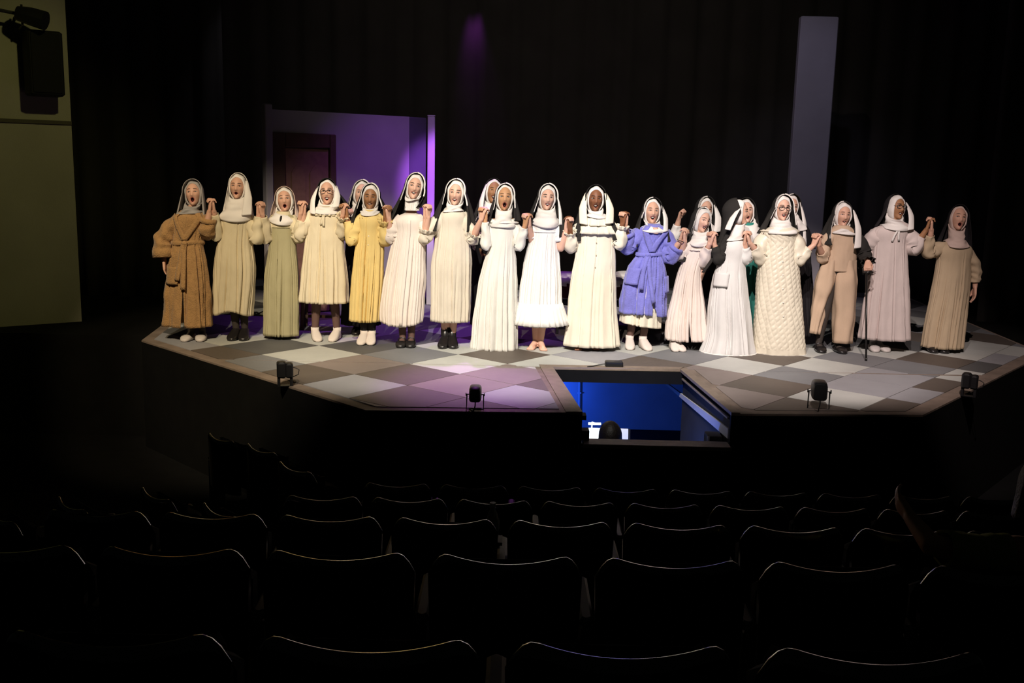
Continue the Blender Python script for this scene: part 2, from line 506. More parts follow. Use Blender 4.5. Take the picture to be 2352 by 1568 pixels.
def onwall(x, y, off=0.0):
    a = Vector((wa.x, wa.y)) + Vector((-wn.x, -wn.y)) * off; b = Vector((wb.x, wb.y)) + Vector((-wn.x, -wn.y)) * off
    return onX(x, y, a, b)
WN = -wn if wn.y > 0 else wn       # out of the wall, towards the seats
def wb_(m, s0, s1, z0, z1, d0, d1):
    base = Vector((wa.x, wa.y, 0))
    P = lambda s, d, z: base + wd2 * s + WN * d + Vector((0, 0, z))
    vs = [P(s0, d0, z0), P(s1, d0, z0), P(s1, d1, z0), P(s0, d1, z0), P(s0, d0, z1), P(s1, d0, z1), P(s1, d1, z1), P(s0, d1, z1)]
    m.add(vs, [(0, 3, 2, 1), (4, 5, 6, 7), (0, 1, 5, 4), (1, 2, 6, 5), (2, 3, 7, 6), (3, 0, 4, 7)])
ledge = onwall(100, 280)
m = MB(); wb_(m, -.5, WL, -.03, 8, -.25, 0.0)
side = struct(m.obj('wall_side', WALLP), 'pale plaster side wall with a dark ledge line')
m = MB(); wb_(m, -.5, WL, ledge.z - .02, ledge.z + .02, 0, .02); m.obj('ledge_moulding', mat('ledge_dark', (.10, .09, .07), .8), side)
p0, p1 = onwall(60, 66, .36), onwall(150, 222, .36)
sp = thing('loudspeaker', tuple((p0 + p1) / 2), 'large black loudspeaker box hung on the pale side wall', 'speaker', None, math.atan2(wd2.y, wd2.x))
hw = abs((p1 - p0).xy.length) / 2; hh = abs(p0.z - p1.z) / 2
m = MB(); m.bbox((-hw, -.02, -hh), (hw, .30, hh), .02); m.obj('cabinet', BLACKP, sp)
m = MB(); m.bbox((-hw + .03, -.035, -hh + .03), (hw - .03, -.018, hh - .03), .006); m.obj('grille', mat('grille_cloth', (.01, .01, .01), .9, bump=.5, bscale=300), sp)
m = MB(); m.tube([(0, .3, hh * .4), (0, .36, hh * .4)], .03, 8); m.obj('wall_bracket', BLACKM, sp)
fx = onwall(66, 36, .42)
lf = thing('stage_lantern', tuple(fx), 'black stage lantern on a bracket above the hung loudspeaker', 'stage light', None, math.atan2(wd2.y, wd2.x))
m = MB(); m.tube([(-.10, .05, .02), (.02, -.02, -.01), (.14, -.10, -.05)], [.075, .095, .10], 14); m.obj('barrel', BLACKM, lf)
m = MB(); m.tube([(-.06, .03, .11), (-.06, .03, -.10), (-.06, .2, -.12)], .012, 8); m.obj('yoke', BLACKM, lf)
m = MB(); m.tube([(-.35, .10, .05), (-.06, .12, .02), (-.06, .4, .02)], .018, 8); m.obj('arm_pipe', BLACKM, lf)

# ------------------------------------------------------------------ set pieces: door flat, post, column
FLAT = mat('flat_grey_paint', (0.36, 0.34, 0.38), 0.85, 0.2, var=.12, vscale=3)
DOORW = mat('door_wood', (0.26, 0.15, 0.10), 0.6, 0.3, var=.35, vscale=14)
DOORF = mat('door_frame_wood', (0.10, 0.06, 0.04), 0.6, 0.3, var=.3, vscale=14)
pB = G(986, 698)
HT = W(990, 271, pB.y).z
d = ray(612, 250); Yl = (HT - CAMH) / (d.z / d.y)
pA = W(604, 250, Yl)
d = ray(985, 271); 
pa2 = Vector((pA.x, pA.y)); 
Yc = (HT - CAMH) / (ray(940, 268).z / ray(940, 268).y)
pC = W(940, 268, Yc); pc2 = Vector((pC.x, pC.y))
fd = (pc2 - pa2).normalized(); fn = Vector((fd.y, -fd.x))
flat = thing('set_flat', (pa2.x, pa2.y, 0), 'grey painted scenery wall flat with a brown door', 'scenery', None, math.atan2(fd.y, fd.x))
def onflat(x, y):
    p = onX(x, y, pa2, pc2); return (Vector((p.x, p.y)) - pa2).dot(fd), p.z
FLN = (pc2 - pa2).length
s0, z0 = onflat(622, 303); s1, z1 = onflat(770, 306)
m = MB(); m.bbox((0, -.06, 0), (s0, .06, HT + .06), .01); m.obj('end_post', FLAT, flat)
m = MB(); m.box((s0, 0, z0), (s1, .05, HT)); m.obj('header', FLAT, flat)
m = MB(); m.box((s1, 0, 0), (FLN, .05, HT)); m.obj('wall_panel', FLAT, flat)
fw = .17
m = MB(); m.bbox((s0, -.03, 0), (s0 + fw, .05, z0), .01); m.bbox((s1 - fw * .5, -.03, 0), (s1, .05, z0), .01); m.bbox((s0 + fw, -.03, z0 - fw), (s1 - fw * .5, .05, z0), .01)
df = m.obj('door_frame', DOORF, flat)
m = MB(); m.bbox((s0 + fw + .005, .0, 0.01), (s1 - fw * .5 - .005, .04, z0 - fw - .005), .008)
dr = m.obj('door', DOORW, flat)
dw = s1 - s0 - fw * 1.5
def arch_panel(x0, x1, z0_, z1_, rise):
    m = MB(); pts = [(x0, z0_), (x1, z0_)]
    for k in range(9):
        t = k / 8; pts.append((x1 + (x0 - x1) * t, z1_ + rise * sin(PI * t)))
    fr = [Vector((p[0], -.012, p[1])) for p in pts]; bk = [Vector((p[0], .0, p[1])) for p in pts]
    m.loft([bk, fr], cap1=True); return m
arch_panel(s0 + fw + .08, s0 + fw + dw / 2 - .03, 1.05, z0 - fw - .3, .10).obj('door_panel', DOORW, dr)
arch_panel(s0 + fw + dw / 2 + .03, s0 + fw + dw - .08, 1.05, z0 - fw - .3, .10).obj('door_panel', DOORW, dr)
arch_panel(s0 + fw + .08, s0 + fw + dw / 2 - .03, .15, .9, .02).obj('door_panel', DOORW, dr)
arch_panel(s0 + fw + dw / 2 + .03, s0 + fw + dw - .08, .15, .9, .02).obj('door_panel', DOORW, dr)
m = MB(); m.tube([(s1 - fw * .5 - .08, -.0, 1.0), (s1 - fw * .5 - .08, -.05, 1.0)], .012, 8); m.ball((s1 - fw * .5 - .08, -.06, 1.0), .03); m.obj('door_knob', mat('brass_dull', (.3, .2, .08), .4, metal=1), dr)
# return flat and its bright end post
RET = mat('flat_dark', (0.10, 0.10, 0.13), 0.85, 0.2, var=.12)  # darker tone than the door flat
b2 = Vector((pB.x, pB.y))
rt = thing('return_flat', (pc2.x, pc2.y, 0), 'dark return flat behind the violet-lit post', 'scenery')
e = b2 - pc2
rt.rotation_euler = (0, 0, math.atan2(e.y, e.x))
m = MB(); m.bbox((0.01, .02, 0), (e.length - .05, .06, HT), .01); m.obj('panel', RET, rt)
m = MB(); m.bbox((0.01, .06, HT - .1), (e.length - .05, .10, HT), .01); m.bbox((0.01, .06, 0), (e.length - .05, .10, .1), .01); m.obj('brace', DOORW, rt)
pw = (W(998, 300, pB.y).x - W(982, 300, pB.y).x) / 2
po = thing('end_post', (pB.x + .01, pB.y - .02, 0), 'tall slim square post glowing violet beside the door flat', 'post')
m = MB(); m.bbox((-pw, -.05, 0), (pw, .05, HT + .02), .006); m.obj('shaft', mat('post_white', (.62, .60, .62), .7, .2), po)
m = MB(); m.bbox((-pw - .004, -.054, HT + .02), (pw + .004, .054, HT + .035), .004); m.obj('cap', mat('post_white', (.6, .6, .6)), po)
# tall column flat
YC = 13.6
c0 = W(1838, 38, YC); c1 = W(1925, 32, YC)
co = thing('column_flat', ((c0.x + c1.x) / 2, YC, 0), 'tall narrow grey column flat standing against the black curtain', 'scenery')
cw = (c1.x - c0.x) / 2
m = MB(); m.bbox((-cw, -.06, 0), (cw, .06, c0.z), .012); m.obj('board', FLAT, co)
m = MB(); m.bbox((-cw - .03, -.08, 0), (cw + .03, .08, .12), .01); m.obj('plinth', FLAT, co)
m = MB(); m.bbox((-cw * .6, .06, 0), (cw * .6, .4, .05), .01); m.tube([(0, .38, .05), (0, .06, 1.6)], .02, 6); m.obj('brace', DOORW, co)

# ------------------------------------------------------------------ bed, bench, small things on stage
SHEET = cloth('bed_sheet', (.80, .76, .70)); BLANK = cloth('maroon_blanket', (.10, .025, .03))
bz = W(1300, 640, 11.2).z
bx0, bx1 = W(1275, 640, 11.2).x, W(1500, 640, 11.2).x
bed = thing('bed', ((bx0 + bx1) / 2, 11.5, 0), 'low bed with white sheet and maroon blanket behind the line of people', 'bed')
L = (bx1 - bx0) / 2
IRON = mat('bed_iron', (.03, .025, .025), .5, .4)
for sx in (-1, 1):
    for yy in (-.32, .36):
        m = MB(); m.tube([(sx * (L - .04), yy, 0), (sx * (L - .04), yy, bz - .12)], .018, 8); m.obj('leg', IRON, bed)
m = MB(); m.bbox((-L, -.36, bz - .30), (L, .40, bz - .24), .01); m.obj('bed_frame', IRON, bed)
m = MB(); m.bbox((-L + .02, -.34, bz - .24), (L - .02, .38, bz - .05), .04); m.obj('mattress', SHEET, bed)
def wavy_sheet(x0, x1, y0, yf, ztop, zbot, seed, n=40):
    r = random.Random(seed); ph = r.uniform(0, 6); rows = []
    for iz, (yy, zz, am) in enumerate(((y0, ztop, 0), (yf - .01, ztop, .003), (yf - .025, ztop - .015, .004), (yf - .03, (ztop + zbot) / 2, .008), (yf - .03, zbot, .014))):
        rows.append([Vector((x0 + (x1 - x0) * k / n, yy + am * sin(k * .9 + ph) + am * .6 * sin(k * 2.3 + ph * 2), zz + (.006 * sin(k * .7 + ph) if iz == 4 else 0))) for k in range(n + 1)])
    m = MB(); m.loft(rows, closed=False); return m
o = wavy_sheet(-L, L, .38, -.36, bz + .005, bz - .07, 3).obj('top_sheet', SHEET, bed, True); o.modifiers.new('t', 'SOLIDIFY').thickness = .008
o = wavy_sheet(-L + .01, L - .01, .36, -.365, bz - .03, bz - .20, 4).obj('blanket', BLANK, bed, True); o.modifiers.new('t', 'SOLIDIFY').thickness = .008
m = MB(); m.ball((L - .22, .12, bz + .02), (.2, .22, .04)); m.obj('pillow', SHEET, bed, True)
# crumpled cloth on the floor below the bed
cc = G(1294, 700); m = MB(); nn = 16
rows = []
for i in range(8):
    rr = 0.22 * i / 7
    rows.append([Vector((rr * cos(2 * PI * k / nn) * 1.2, rr * sin(2 * PI * k / nn), .16 * (1 - (i / 7) ** 1.6) + .03 * sin(k * 2.1 + i * 1.3) * (1 if 0 < i < 7 else .3) + .012)) for k in range(nn)])
m.loft(rows, cap0=True)
o = m.obj('crumpled_sheet', SHEET, None, True, (cc.x, cc.y, 0)); o.modifiers.new('t', 'SOLIDIFY').thickness = .006
tag(o, 'crumpled white sheet dropped on the floor by the bed', 'cloth')
be = G(780, 778); be.y = 11.2
bn = thing('bench', (W(770, 740, 11.2).x, 11.2, 0), 'low dark wooden bench behind the gown wearers near the door', 'bench')
m = MB(); m.bbox((-.42, -.15, .34), (.42, .15, .385), .008); m.obj('seat_plank', DOORF, bn)
for sx in (-1, 1):
    for sy in (-1, 1):
        m = MB(); m.tube([(sx * .36, sy * .11, 0), (sx * .34, sy * .10, .34)], .022, 8); m.obj('leg', DOORF, bn)
m = MB(); m.box((-.34, -.012, .12), (.34, .012, .15)); m.obj('stretcher', DOORF, bn)
# small black box with cable on the pit edge
bp = G(1411, 843, .004)
bxo = thing('monitor_box', (bp.x, bp.y + .05, .0045), 'flat black box on the back edge of the pit', 'box')
m = MB(); m.bbox((-.085, -.05, 0), (.085, .05, .05), .008); m.obj('case', BLACKM, bxo)
m = MB(); m.tube([(-.085, 0, .02), (-.14, -.01, .012), (-.2, -.06, .008), (-.26, -.085, .006)], .005, 6); m.obj('cable', BLACKM, bxo)

# ------------------------------------------------------------------ footlights on the stage edge
def footlight(px, py, kind, rz, label, sc=1.0):
    g = G(px, py, 0); g.z = -.006
    t = thing('footlight', tuple(g), label, 'stage light', 'footlights along the stage edge', rz)
    if kind == 'can':
        w, h, zb = .072 * sc, .088 * sc, .045 * sc
        m = MB(); rings = []
        for dy, k in ((-.045, .80), (-.035, .94), (0, 1.0), (.05, .98), (.06, .9)):
            ring = []
            for q in range(20):
                a = 2 * PI * q / 20
                ca, sa = cos(a), sin(a)
                ex = math.copysign(abs(ca) ** .45, ca); ez = math.copysign(abs(sa) ** .5, sa)
                ring.append(Vector((w * .5 * ex * k * (1.0 if sa < 0 else .97), dy * sc, zb + h * .5 + h * .5 * ez * k)))
            rings.append(ring)
        m.loft(rings, cap0=True, cap1=True); autosmooth(m.obj('housing', BLACKM, t))
        m = MB(); m.tube([(0, .062 * sc, zb + h * .5), (0, .066 * sc, zb + h * .5)], .03 * sc, 16); m.obj('lens', mat('lens_dark', (.05, .05, .06), .1, .6), t)
        m = MB()
        m.tube([(-w * .64, 0, zb + h * .46), (-w * .66, 0, .004), (w * .66, 0, .004), (w * .64, 0, zb + h * .46)], .0035 * sc, 8); m.obj('yoke', BLACKM, t)
        for s in (-1, 1):
            m = MB(); m.tube([(s * w * .48, 0, zb + h * .46), (s * w * .7, 0, zb + h * .46)], .004, 8); m.tube([(s * w * .68, 0, zb + h * .46), (s * w * .74, 0, zb + h * .46)], .009 * sc, 10); m.obj('knob', BLACKM, t)
        m = MB(); m.tube([(0.004, -.04 * sc, zb + .008), (.003, -.045 * sc, zb - .02), (-.008, -.05 * sc, .006), (-.03, -.03 * sc, .004)], .005, 8); m.obj('cable', BLACKM, t)
    else:
        w, h, zb = .085 * sc, .095 * sc, .05 * sc
        m = MB(); m.bbox((-w * .55, -.05, zb), (w * .1, .06, zb + h), .014); m.bbox((w * .02, -.045, zb), (w * .55, .055, zb + h * .9), .012); m.obj('housing', BLACKM, t)
        m = MB(); m.bbox((-w * .5, .06, zb + .012), (w * .5, .066, zb + h * .85), .003); m.obj('lens', mat('lens_dark', (.05, .05, .06), .1, .6), t)
        for s in (-1, 1):
            m = MB(); m.bbox((s * w * .42 - .012, -.03, 0), (s * w * .42 + .012, .03, zb + .02), .004); m.obj('foot', BLACKM, t)
        m = MB(); m.box((-w * .5, -.03, 0), (w * .5, .03, .006)); m.obj('base_plate', BLACKM, t)
        m = MB(); m.tube([(w * .55, 0, zb + h * .62), (w * .75, -.01, zb + h * .58), (w * .95, -.02, zb + h * .48), (w * .9, -.02, zb + h * .2), (w * .45, -.01, zb)], .004, 8); m.obj('cable', BLACKM, t)
    return t
footlight(655, 884, 'block', .25, 'boxy black footlight with looping cable on the slanting stage edge', 1.45)
footlight(1091, 938, 'can', .0, 'rounded black footlight on a wire yoke beside the violet floor patch', 1.4)
footlight(1879, 938, 'can', -.2, 'squat black footlight on the white board at the stage front', 1.75)
footlight(2224, 908, 'block', -.5, 'black footlight on the dim slanting stage edge beyond the white board', 1.4)
# ------------------------------------------------------------------ people
SKIN = {'pale': (0.72, 0.43, 0.32), 'fair': (0.66, 0.38, 0.27), 'tan': (0.56, 0.30, 0.16), 'brown': (0.36, 0.175, 0.085), 'deep': (0.21, 0.085, 0.042)}
SK = {k: mat('skin_' + k, c, 0.5, 0.35, bump=.06, bscale=90, var=.08, vscale=9) for k, c in SKIN.items()}
MOUTH = mat('mouth_dark', (0.03, 0.006, 0.005), 0.6)
LIPS = {k: mat('lips_' + k, (c[0] * .72, c[1] * .42, c[2] * .48), 0.4, .4) for k, c in SKIN.items()}
TEETH = mat('teeth', (0.8, 0.76, 0.68), 0.3, .5)
EYEW = mat('eye_white', (0.62, 0.58, 0.55), 0.3, .5)
EYED = mat('eye_dark', (0.02, 0.012, 0.01), 0.25, .5)
BROW = mat('brow_hair', (0.035, 0.02, 0.014), 0.8)
GLASS = mat('glasses_frame', (0.015, 0.012, 0.012), 0.35, .5)
TIGHT = {'brown': mat('tights_brown', (0.14, 0.08, 0.065), .7), 'black': mat('tights_black', (0.015, 0.015, 0.016), .8), 'grey': mat('tights_grey', (0.30, 0.29, 0.27), .85), 'dark': mat('tights_dark', (0.05, 0.04, 0.035), .8)}
SOCK = cloth('sock_white', (0.72, 0.64, 0.58), bump=.3, bscale=120)
SOCKG = cloth('sock_grey', (0.30, 0.30, 0.32), bump=.3, bscale=120)
SHOEB = mat('shoe_black', (0.015, 0.013, 0.013), .3, .5)
SHOEW = mat('shoe_white', (0.6, 0.55, 0.52), .5, .4)
HAIRD = mat('hair_dark', (0.012, 0.008, 0.006), .55, .4, bump=.4, bscale=80)

AX, AY, AZ = .073, .094, .114
def head_disp(X, Z, mw, mh, smile):
    """how far the face stands out (negative: towards the viewer) at a place on it"""
    d = 0.0
    if -.045 < Z < .03:                                    # nose
        t = (0.022 - Z) / .05
        prof = max(0, min(1, t)) ** 1.2 * (1 if Z > -.030 else max(0, 1 - (-.030 - Z) / .012))
        d -= .021 * prof * math.exp(-(X / (.008 + .006 * max(0, t))) ** 2)
    d += .008 * math.exp(-((abs(X) - .031) / .016) ** 2 - ((Z - .008) / .012) ** 2)      # eye sockets
    d -= .004 * math.exp(-((abs(X) - .026) / .02) ** 2 - ((Z - .030) / .009) ** 2)        # brow
    d -= (.005 + .004 * smile) * math.exp(-((abs(X) - .042) / .018) ** 2 - ((Z + .022) / .018) ** 2)   # cheeks
    zm = -.058 - mh * .45
    e = math.sqrt((X / mw) ** 2 + ((Z - zm - smile * .010 * (X / mw) ** 2) / mh) ** 2)
    if e < 1.05:
        d += .028 * max(0, 1 - (e / 1.05) ** 3)
    d -= .0045 * math.exp(-((e - 1.25) / .3) ** 2)          # lips
    d -= .006 * math.exp(-(X / .022) ** 2 - ((Z + .100) / .014) ** 2)                     # chin
    return d
def face_y(X, Z, mw=.02, mh=.004, smile=0):
    tz = Z / AZ
    ax = AX * (1 - .26 * max(0, -tz) ** 1.6)
    k = 1 - (X / ax) ** 2 - tz ** 2
    return -AY * math.sqrt(max(.02, k)) + head_disp(X, Z, mw, mh, smile)
def head_mesh(mb, M, mw, mh, smile, jaw):
    nu, nv = 56, 44
    rings = []
    for i in range(nv + 1):
        z = -cos(PI * i / nv); s = math.sqrt(max(0, 1 - z * z))
        s = max(s, .02)
        ring = []
        for k in range(nu):
            a = 2 * PI * k / nu
            x, y = s * sin(a), -s * cos(a)
            tp = 1 - .26 * max(0, -z) ** 1.6
            X, Y, Z = AX * x * tp, AY * y, AZ * z
            if y > 0 and z < 0: Y *= 1 - .35 * (-z)
            if z < -.55: Y -= .052 * ((-z - .55) / .45) ** 1.3
            if y < 0 and s > .1:
                Y += head_disp(X, Z, mw, mh, smile) * min(1, -y * 2.2)
            if Z < -.05: Z -= jaw * (-.05 - Z) / .064
            ring.append(M @ Vector((X, Y, Z)))
        rings.append(ring)
    mb.loft(rings, cap0=True, cap1=True)

def frame(z, x):
    z = Vector(z).normalized(); x = Vector(x); x = (x - z * x.dot(z)).normalized(); y = z.cross(x)
    return Matrix(((x.x, y.x, z.x), (x.y, y.y, z.y), (x.z, y.z, z.z)))
def hand(mb, wrist, zdir, palm, side, pose, s=1.0, ysh=0.0):
    """palm with four unequal fingers and a thumb; side: +1 when the thumb lies at local -y"""
    R = frame(zdir, palm)
    T = lambda x, y, z: Vector(wrist) + R @ Vector((x * s, y * s * side, z * s))
    for (y, l) in ((-.027, .088), (-.009, .092), (.010, .088), (.027, .080)):
        mb.capsule(T(0, y * .55, .004), T(.003, y, l), .0165 * s, .0135 * s, 10)
    fl = (.92, 1.0, .94, .76)
    for i, y in enumerate((-.030, -.010, .010, .029)):
        k = fl[i]; y2 = y * 1.12 + ysh
        if pose == 'clasp':
            P = [(.004, y2, .090), (.012, y2, .090 + .034 * k), (.043, y2 * .95, .094 + .032 * k), (.057, y2 * .9, .094 + .004 * k)]
        elif pose == 'fist':
            P = [(.002, y2, .090), (.014, y2, .090 + .026 * k), (.042, y2 * .95, .092 + .006 * k), (.034, y2 * .9, .066)]
        elif pose == 'grip':
            P = [(.002, y2, .085), (.020, y2, .106), (.048, y2, .094), (.046, y2, .066)]
        else:
            P = [(.002, y2, .090), (.010, y2, .090 + .036 * k), (.022, y2, .090 + .060 * k), (.036, y2, .088 + .078 * k)]
        rr = (.0098, .0092, .0086, .0078) if i < 3 else (.0086, .0080, .0075, .0070)
        for q in range(3):
            mb.capsule(T(*P[q]), T(*P[q + 1]), rr[q] * s, rr[q + 1] * s, 9)
    if pose in ('clasp', 'fist'):
        P = [(.006, -.026, .022), (.022, -.046, .050), (.038, -.042, .080), (.046, -.030, .098)]
    elif pose == 'grip':
        P = [(.006, -.026, .022), (.028, -.044, .048), (.044, -.036, .072), (.048, -.018, .086)]
    else:
        P = [(.004, -.026, .020), (.016, -.048, .050), (.022, -.054, .076), (.026, -.052, .098)]
    for q in range(3):
        mb.capsule(T(*P[q]), T(*P[q + 1]), (.0145, .0112, .0100, .0088)[q] * s, (.0145, .0112, .0100, .0088)[q + 1] * s, 9)

def smooth_path(pts, n=14):
    """Catmull-Rom through the joints"""
    pts = [Vector(p) for p in pts]
    P = [pts[0] * 2 - pts[1]] + pts + [pts[-1] * 2 - pts[-2]]
    out = []
    for i in range(1, len(P) - 2):
        for k in range(n):
            t = k / n
            a, b, c, d = P[i - 1], P[i], P[i + 1], P[i + 2]
            out.append(.5 * ((2 * b) + (c - a) * t + (2 * a - 5 * b + 4 * c - d) * t * t + (3 * b - a - 3 * c + d) * t ** 3))
    out.append(pts[-1])
    return out

def bake_voxel(mb, vox, ratio, mats, name):
    me = mb.mesh(name, mats)
    o = bpy.data.objects.new('tmp', me); COL.objects.link(o)
    r = o.modifiers.new('r', 'REMESH'); r.mode = 'VOXEL'; r.voxel_size = vox; r.use_smooth_shade = True
    sm = o.modifiers.new('s', 'SMOOTH'); sm.factor = .5; sm.iterations = 2
    if ratio < 1:
        d = o.modifiers.new('d', 'DECIMATE'); d.ratio = ratio
    dg = bpy.context.evaluated_depsgraph_get()
    ev = o.evaluated_get(dg)
    out = bpy.data.meshes.new_from_object(ev)
    out.name = name
    bpy.data.objects.remove(o); bpy.data.meshes.remove(me)
    out.polygons.foreach_set('use_smooth', [True] * len(out.polygons))
    return out

class Shape:
    """a garment as stacked oval sections measured from the photo"""
    def __init__(s, rows, Y0, org, depth=.74, cy=0.0, bmin=.10, front=0.0):
        L = []
        for y, xl, xr in rows:
            a, b = W(xl, y, Y0) - org, W(xr, y, Y0) - org
            hw = (b.x - a.x) / 2
            L.append(((a.z + b.z) / 2, (a.x + b.x) / 2, hw, max(min(hw * .98, bmin), hw * depth)))
        s.L = L; s.cy = cy; s.z0 = L[0][0]; s.z1 = L[-1][0]
        s.front = front
    def at(s, z):
        L = s.L
        if z >= L[0][0]: return L[0][1:]
        for i in range(len(L) - 1):
            if L[i][0] >= z >= L[i + 1][0]:
                t = (L[i][0] - z) / (L[i][0] - L[i + 1][0])
                # monotone-ish cubic between sections
                p0 = L[max(i - 1, 0)]; p1 = L[i]; p2 = L[i + 1]; p3 = L[min(i + 2, len(L) - 1)]
                out = []
                for q in (1, 2, 3):
                    def slope(u, v, w):
                        d1 = (v[q] - u[q]) / (u[0] - v[0] + 1e-9) if u is not v else None
                        d2 = (w[q] - v[q]) / (v[0] - w[0] + 1e-9) if v is not w else None
                        if d1 is None: return d2
                        if d2 is None: return d1
                        return 0 if d1 * d2 < 0 else .5 * (d1 + d2)
                    h = p1[0] - p2[0]
                    m1, m2 = slope(p0, p1, p2) * h, slope(p1, p2, p3) * h
                    t2, t3 = t * t, t ** 3
                    out.append((2 * t3 - 3 * t2 + 1) * p1[q] + (t3 - 2 * t2 + t) * m1 + (-2 * t3 + 3 * t2) * p2[q] + (t3 - t2) * m2)
                return out
        return L[-1][1:]
    def pt(s, th, z, off=0.0, F=1.0):
        cx, a, b = s.at(z)
        return Vector((cx + (a * F + off) * sin(th), s.cy + s.front - (b * F + off) * cos(th), z))

def dress_mesh(sh, seed, folds=11, amp=.05, z_from=None, z_to=None, open_fn=None, hem_fn=None, quilt=False, nth=210, nz=44, grow=0.0, start=0.25, cap=True, wrinkle=.004):
    amp *= 1.75; start *= .55
    r = random.Random(seed)
    z0 = sh.z0 if z_from is None else z_from
    z1 = sh.z1 if z_to is None else z_to
    rng2 = random.Random(seed * 13 + 5)
    ph = [r.uniform(0, 6.28) for _ in range(8)]
    n1, n2 = folds, folds * 1.6 + r.uniform(.2, 1.1)
    nv_g = rng2.randint(5, 7)
    grooves = [(-1.35 + 2.7 * (k + rng2.uniform(.15, .85)) / nv_g, rng2.uniform(.035, .06), rng2.uniform(.35, 1.0), rng2.uniform(-.18, .18), rng2.uniform(.0, .45)) for k in range(nv_g)]
    if quilt: nth, nz = 260, 190
    rows = []
    for i in range(nz + 1):
        t = i / nz
        row = []
        dl, dr_ = open_fn(t) if open_fn else (0, 0)
        for k in range(nth + 1):
            u = k / nth
            th = dr_ + (2 * PI - dl - dr_) * u + (0 if open_fn else PI)
            tz = t
            zz = z0 + (z1 - z0) * tz
            if hem_fn: zz += hem_fn(th) * max(0, (t - .75) / .25)
            g = max(0.0, (t - start) / (1 - start)) ** .8
            w = .06 * sin(t * 5 + ph[5])
            ridge = 2 * abs(sin(.5 * n1 * (th + w) + ph[0] + .5 * sin(2 * th + ph[3]))) ** .8 - 1.2
            ridge2 = cos(n2 * (th + w * .7) + ph[1] + 1.2 * t)
            ridge3 = sin(3.1 * th + ph[2] + 2 * t)
            F = 1 + amp * g * (.62 * ridge + .35 * ridge2 + .3 * ridge3) - amp * .35 * g
            off = grow
            p = sh.pt(th, zz, off, F)
            nz_ = mnoise.noise(Vector((p.x * 9 + seed, p.y * 9, p.z * 5))) * wrinkle * 1.6 + mnoise.noise(Vector((p.x * 26 + seed, p.y * 26, p.z * 17))) * wrinkle * .6
            rad = Vector((sin(th), -cos(th), 0))
            p += rad * nz_
            if amp > .01 and not quilt:
                tt = (th + PI) % (2 * PI) - PI
                for (ga, gw, gd, gdr, gs) in grooves:
                    dd = (tt - ga - gdr * t) / gw
                    if abs(dd) < 4:
                        gg = max(0, min(1, (t - gs) / .35)) * min(1, (1.02 - t) / .05 + .6)
                        p += rad * (-.030 * gd * math.exp(-dd * dd) + .012 * gd * math.exp(-((abs(dd) - 1.7) / .8) ** 2)) * gg
            if quilt and zz > z1 + .09:
                cxx, a, b = sh.at(zz)
                arc = th * (a + b) / 2
                q1 = abs(sin(PI * (arc / .060 + zz / .095))); q2 = abs(sin(PI * (arc / .060 - zz / .095)))
                p += rad * (.0075 * min(q1, q2) ** .6 - .003)
            row.append(p)
        rows.append(row)
    m = MB(); m.loft(rows, closed=False)
    return m

def ruffle(path_fn, n, depth, wav, amp, down=Vector((0, 0, -1)), out=None, rows=4, seed=0):
    """gathered frill hanging from a closed or open line: path_fn(u)->(point, outward)"""
    m = MB(); R = []
    for i in range(rows + 1):
        t = i / rows
        row = []
        for k in range(n + 1):
            p, o = path_fn(k / n)
            a = amp * t * (sin(2 * PI * wav * k / n) + .4 * sin(2 * PI * wav * 1.7 * k / n + seed))
            row.append(p + down * depth * t + o * (.004 + depth * .35 * t + a))
        R.append(row)
    m.loft(R, closed=False)
    return m

def sleeve_mesh(path, radii, seed, wr=.006, n=20, sag=0.0, f0=0.0, f1=1.0):
    """tube along a path with wrinkles; radii interpolated along it"""
    N = len(path); i0, i1 = int(f0 * (N - 1)), max(int(f1 * (N - 1)), int(f0 * (N - 1)) + 3)
    pts = path[i0:i1 + 1]; m = MB(); rings = []
    up = Vector((0, -1, 0))
    for i, p in enumerate(pts):
        t = i / (len(pts) - 1)
        tg = (pts[min(i + 1, len(pts) - 1)] - pts[max(i - 1, 0)]).normalized()
        a = tg.cross(up); 
        if a.length < 1e-4: a = tg.cross(Vector((1, 0, 0)))
        a.normalize(); b = tg.cross(a).normalized()
        q = t * (len(radii) - 1); j = min(int(q), len(radii) - 2); fr = q - j; fr = fr * fr * (3 - 2 * fr)
        r = (radii[j] * (1 - fr) + radii[j + 1] * fr) * (1.0 if n > 24 else (.95 - .05 * (1 - t)))
        c = p + Vector((0, 0, -sag * sin(PI * min(1, t * 1.05)) ** 1.5))
        ring = []
        for k in range(n):
            an = 2 * PI * k / n
            d = a * cos(an) + b * sin(an)
            w = wr * (mnoise.noise(Vector((t * 7 + seed * 3.1, cos(an) * 1.6, sin(an) * 1.6))) + .55 * sin(t * 26 + 2.4 * sin(an + seed)) * (1 if n < 25 else .15) + (.5 if n < 25 else 1.3) * sin(an * 5 + seed + 2 * sin(3 * t)))
            ring.append(c + d * (r + w))
        rings.append(ring)
    # turned-in cuff
    e = rings[-1]; cen = sum(e, Vector()) / n
    rings.append([cen + (q - cen) * .86 for q in e])
    m.loft(rings)
    return m, pts

def thick(o, t=.004):
    md = o.modifiers.new('t', 'SOLIDIFY'); md.thickness = t; md.offset = -1
    return o

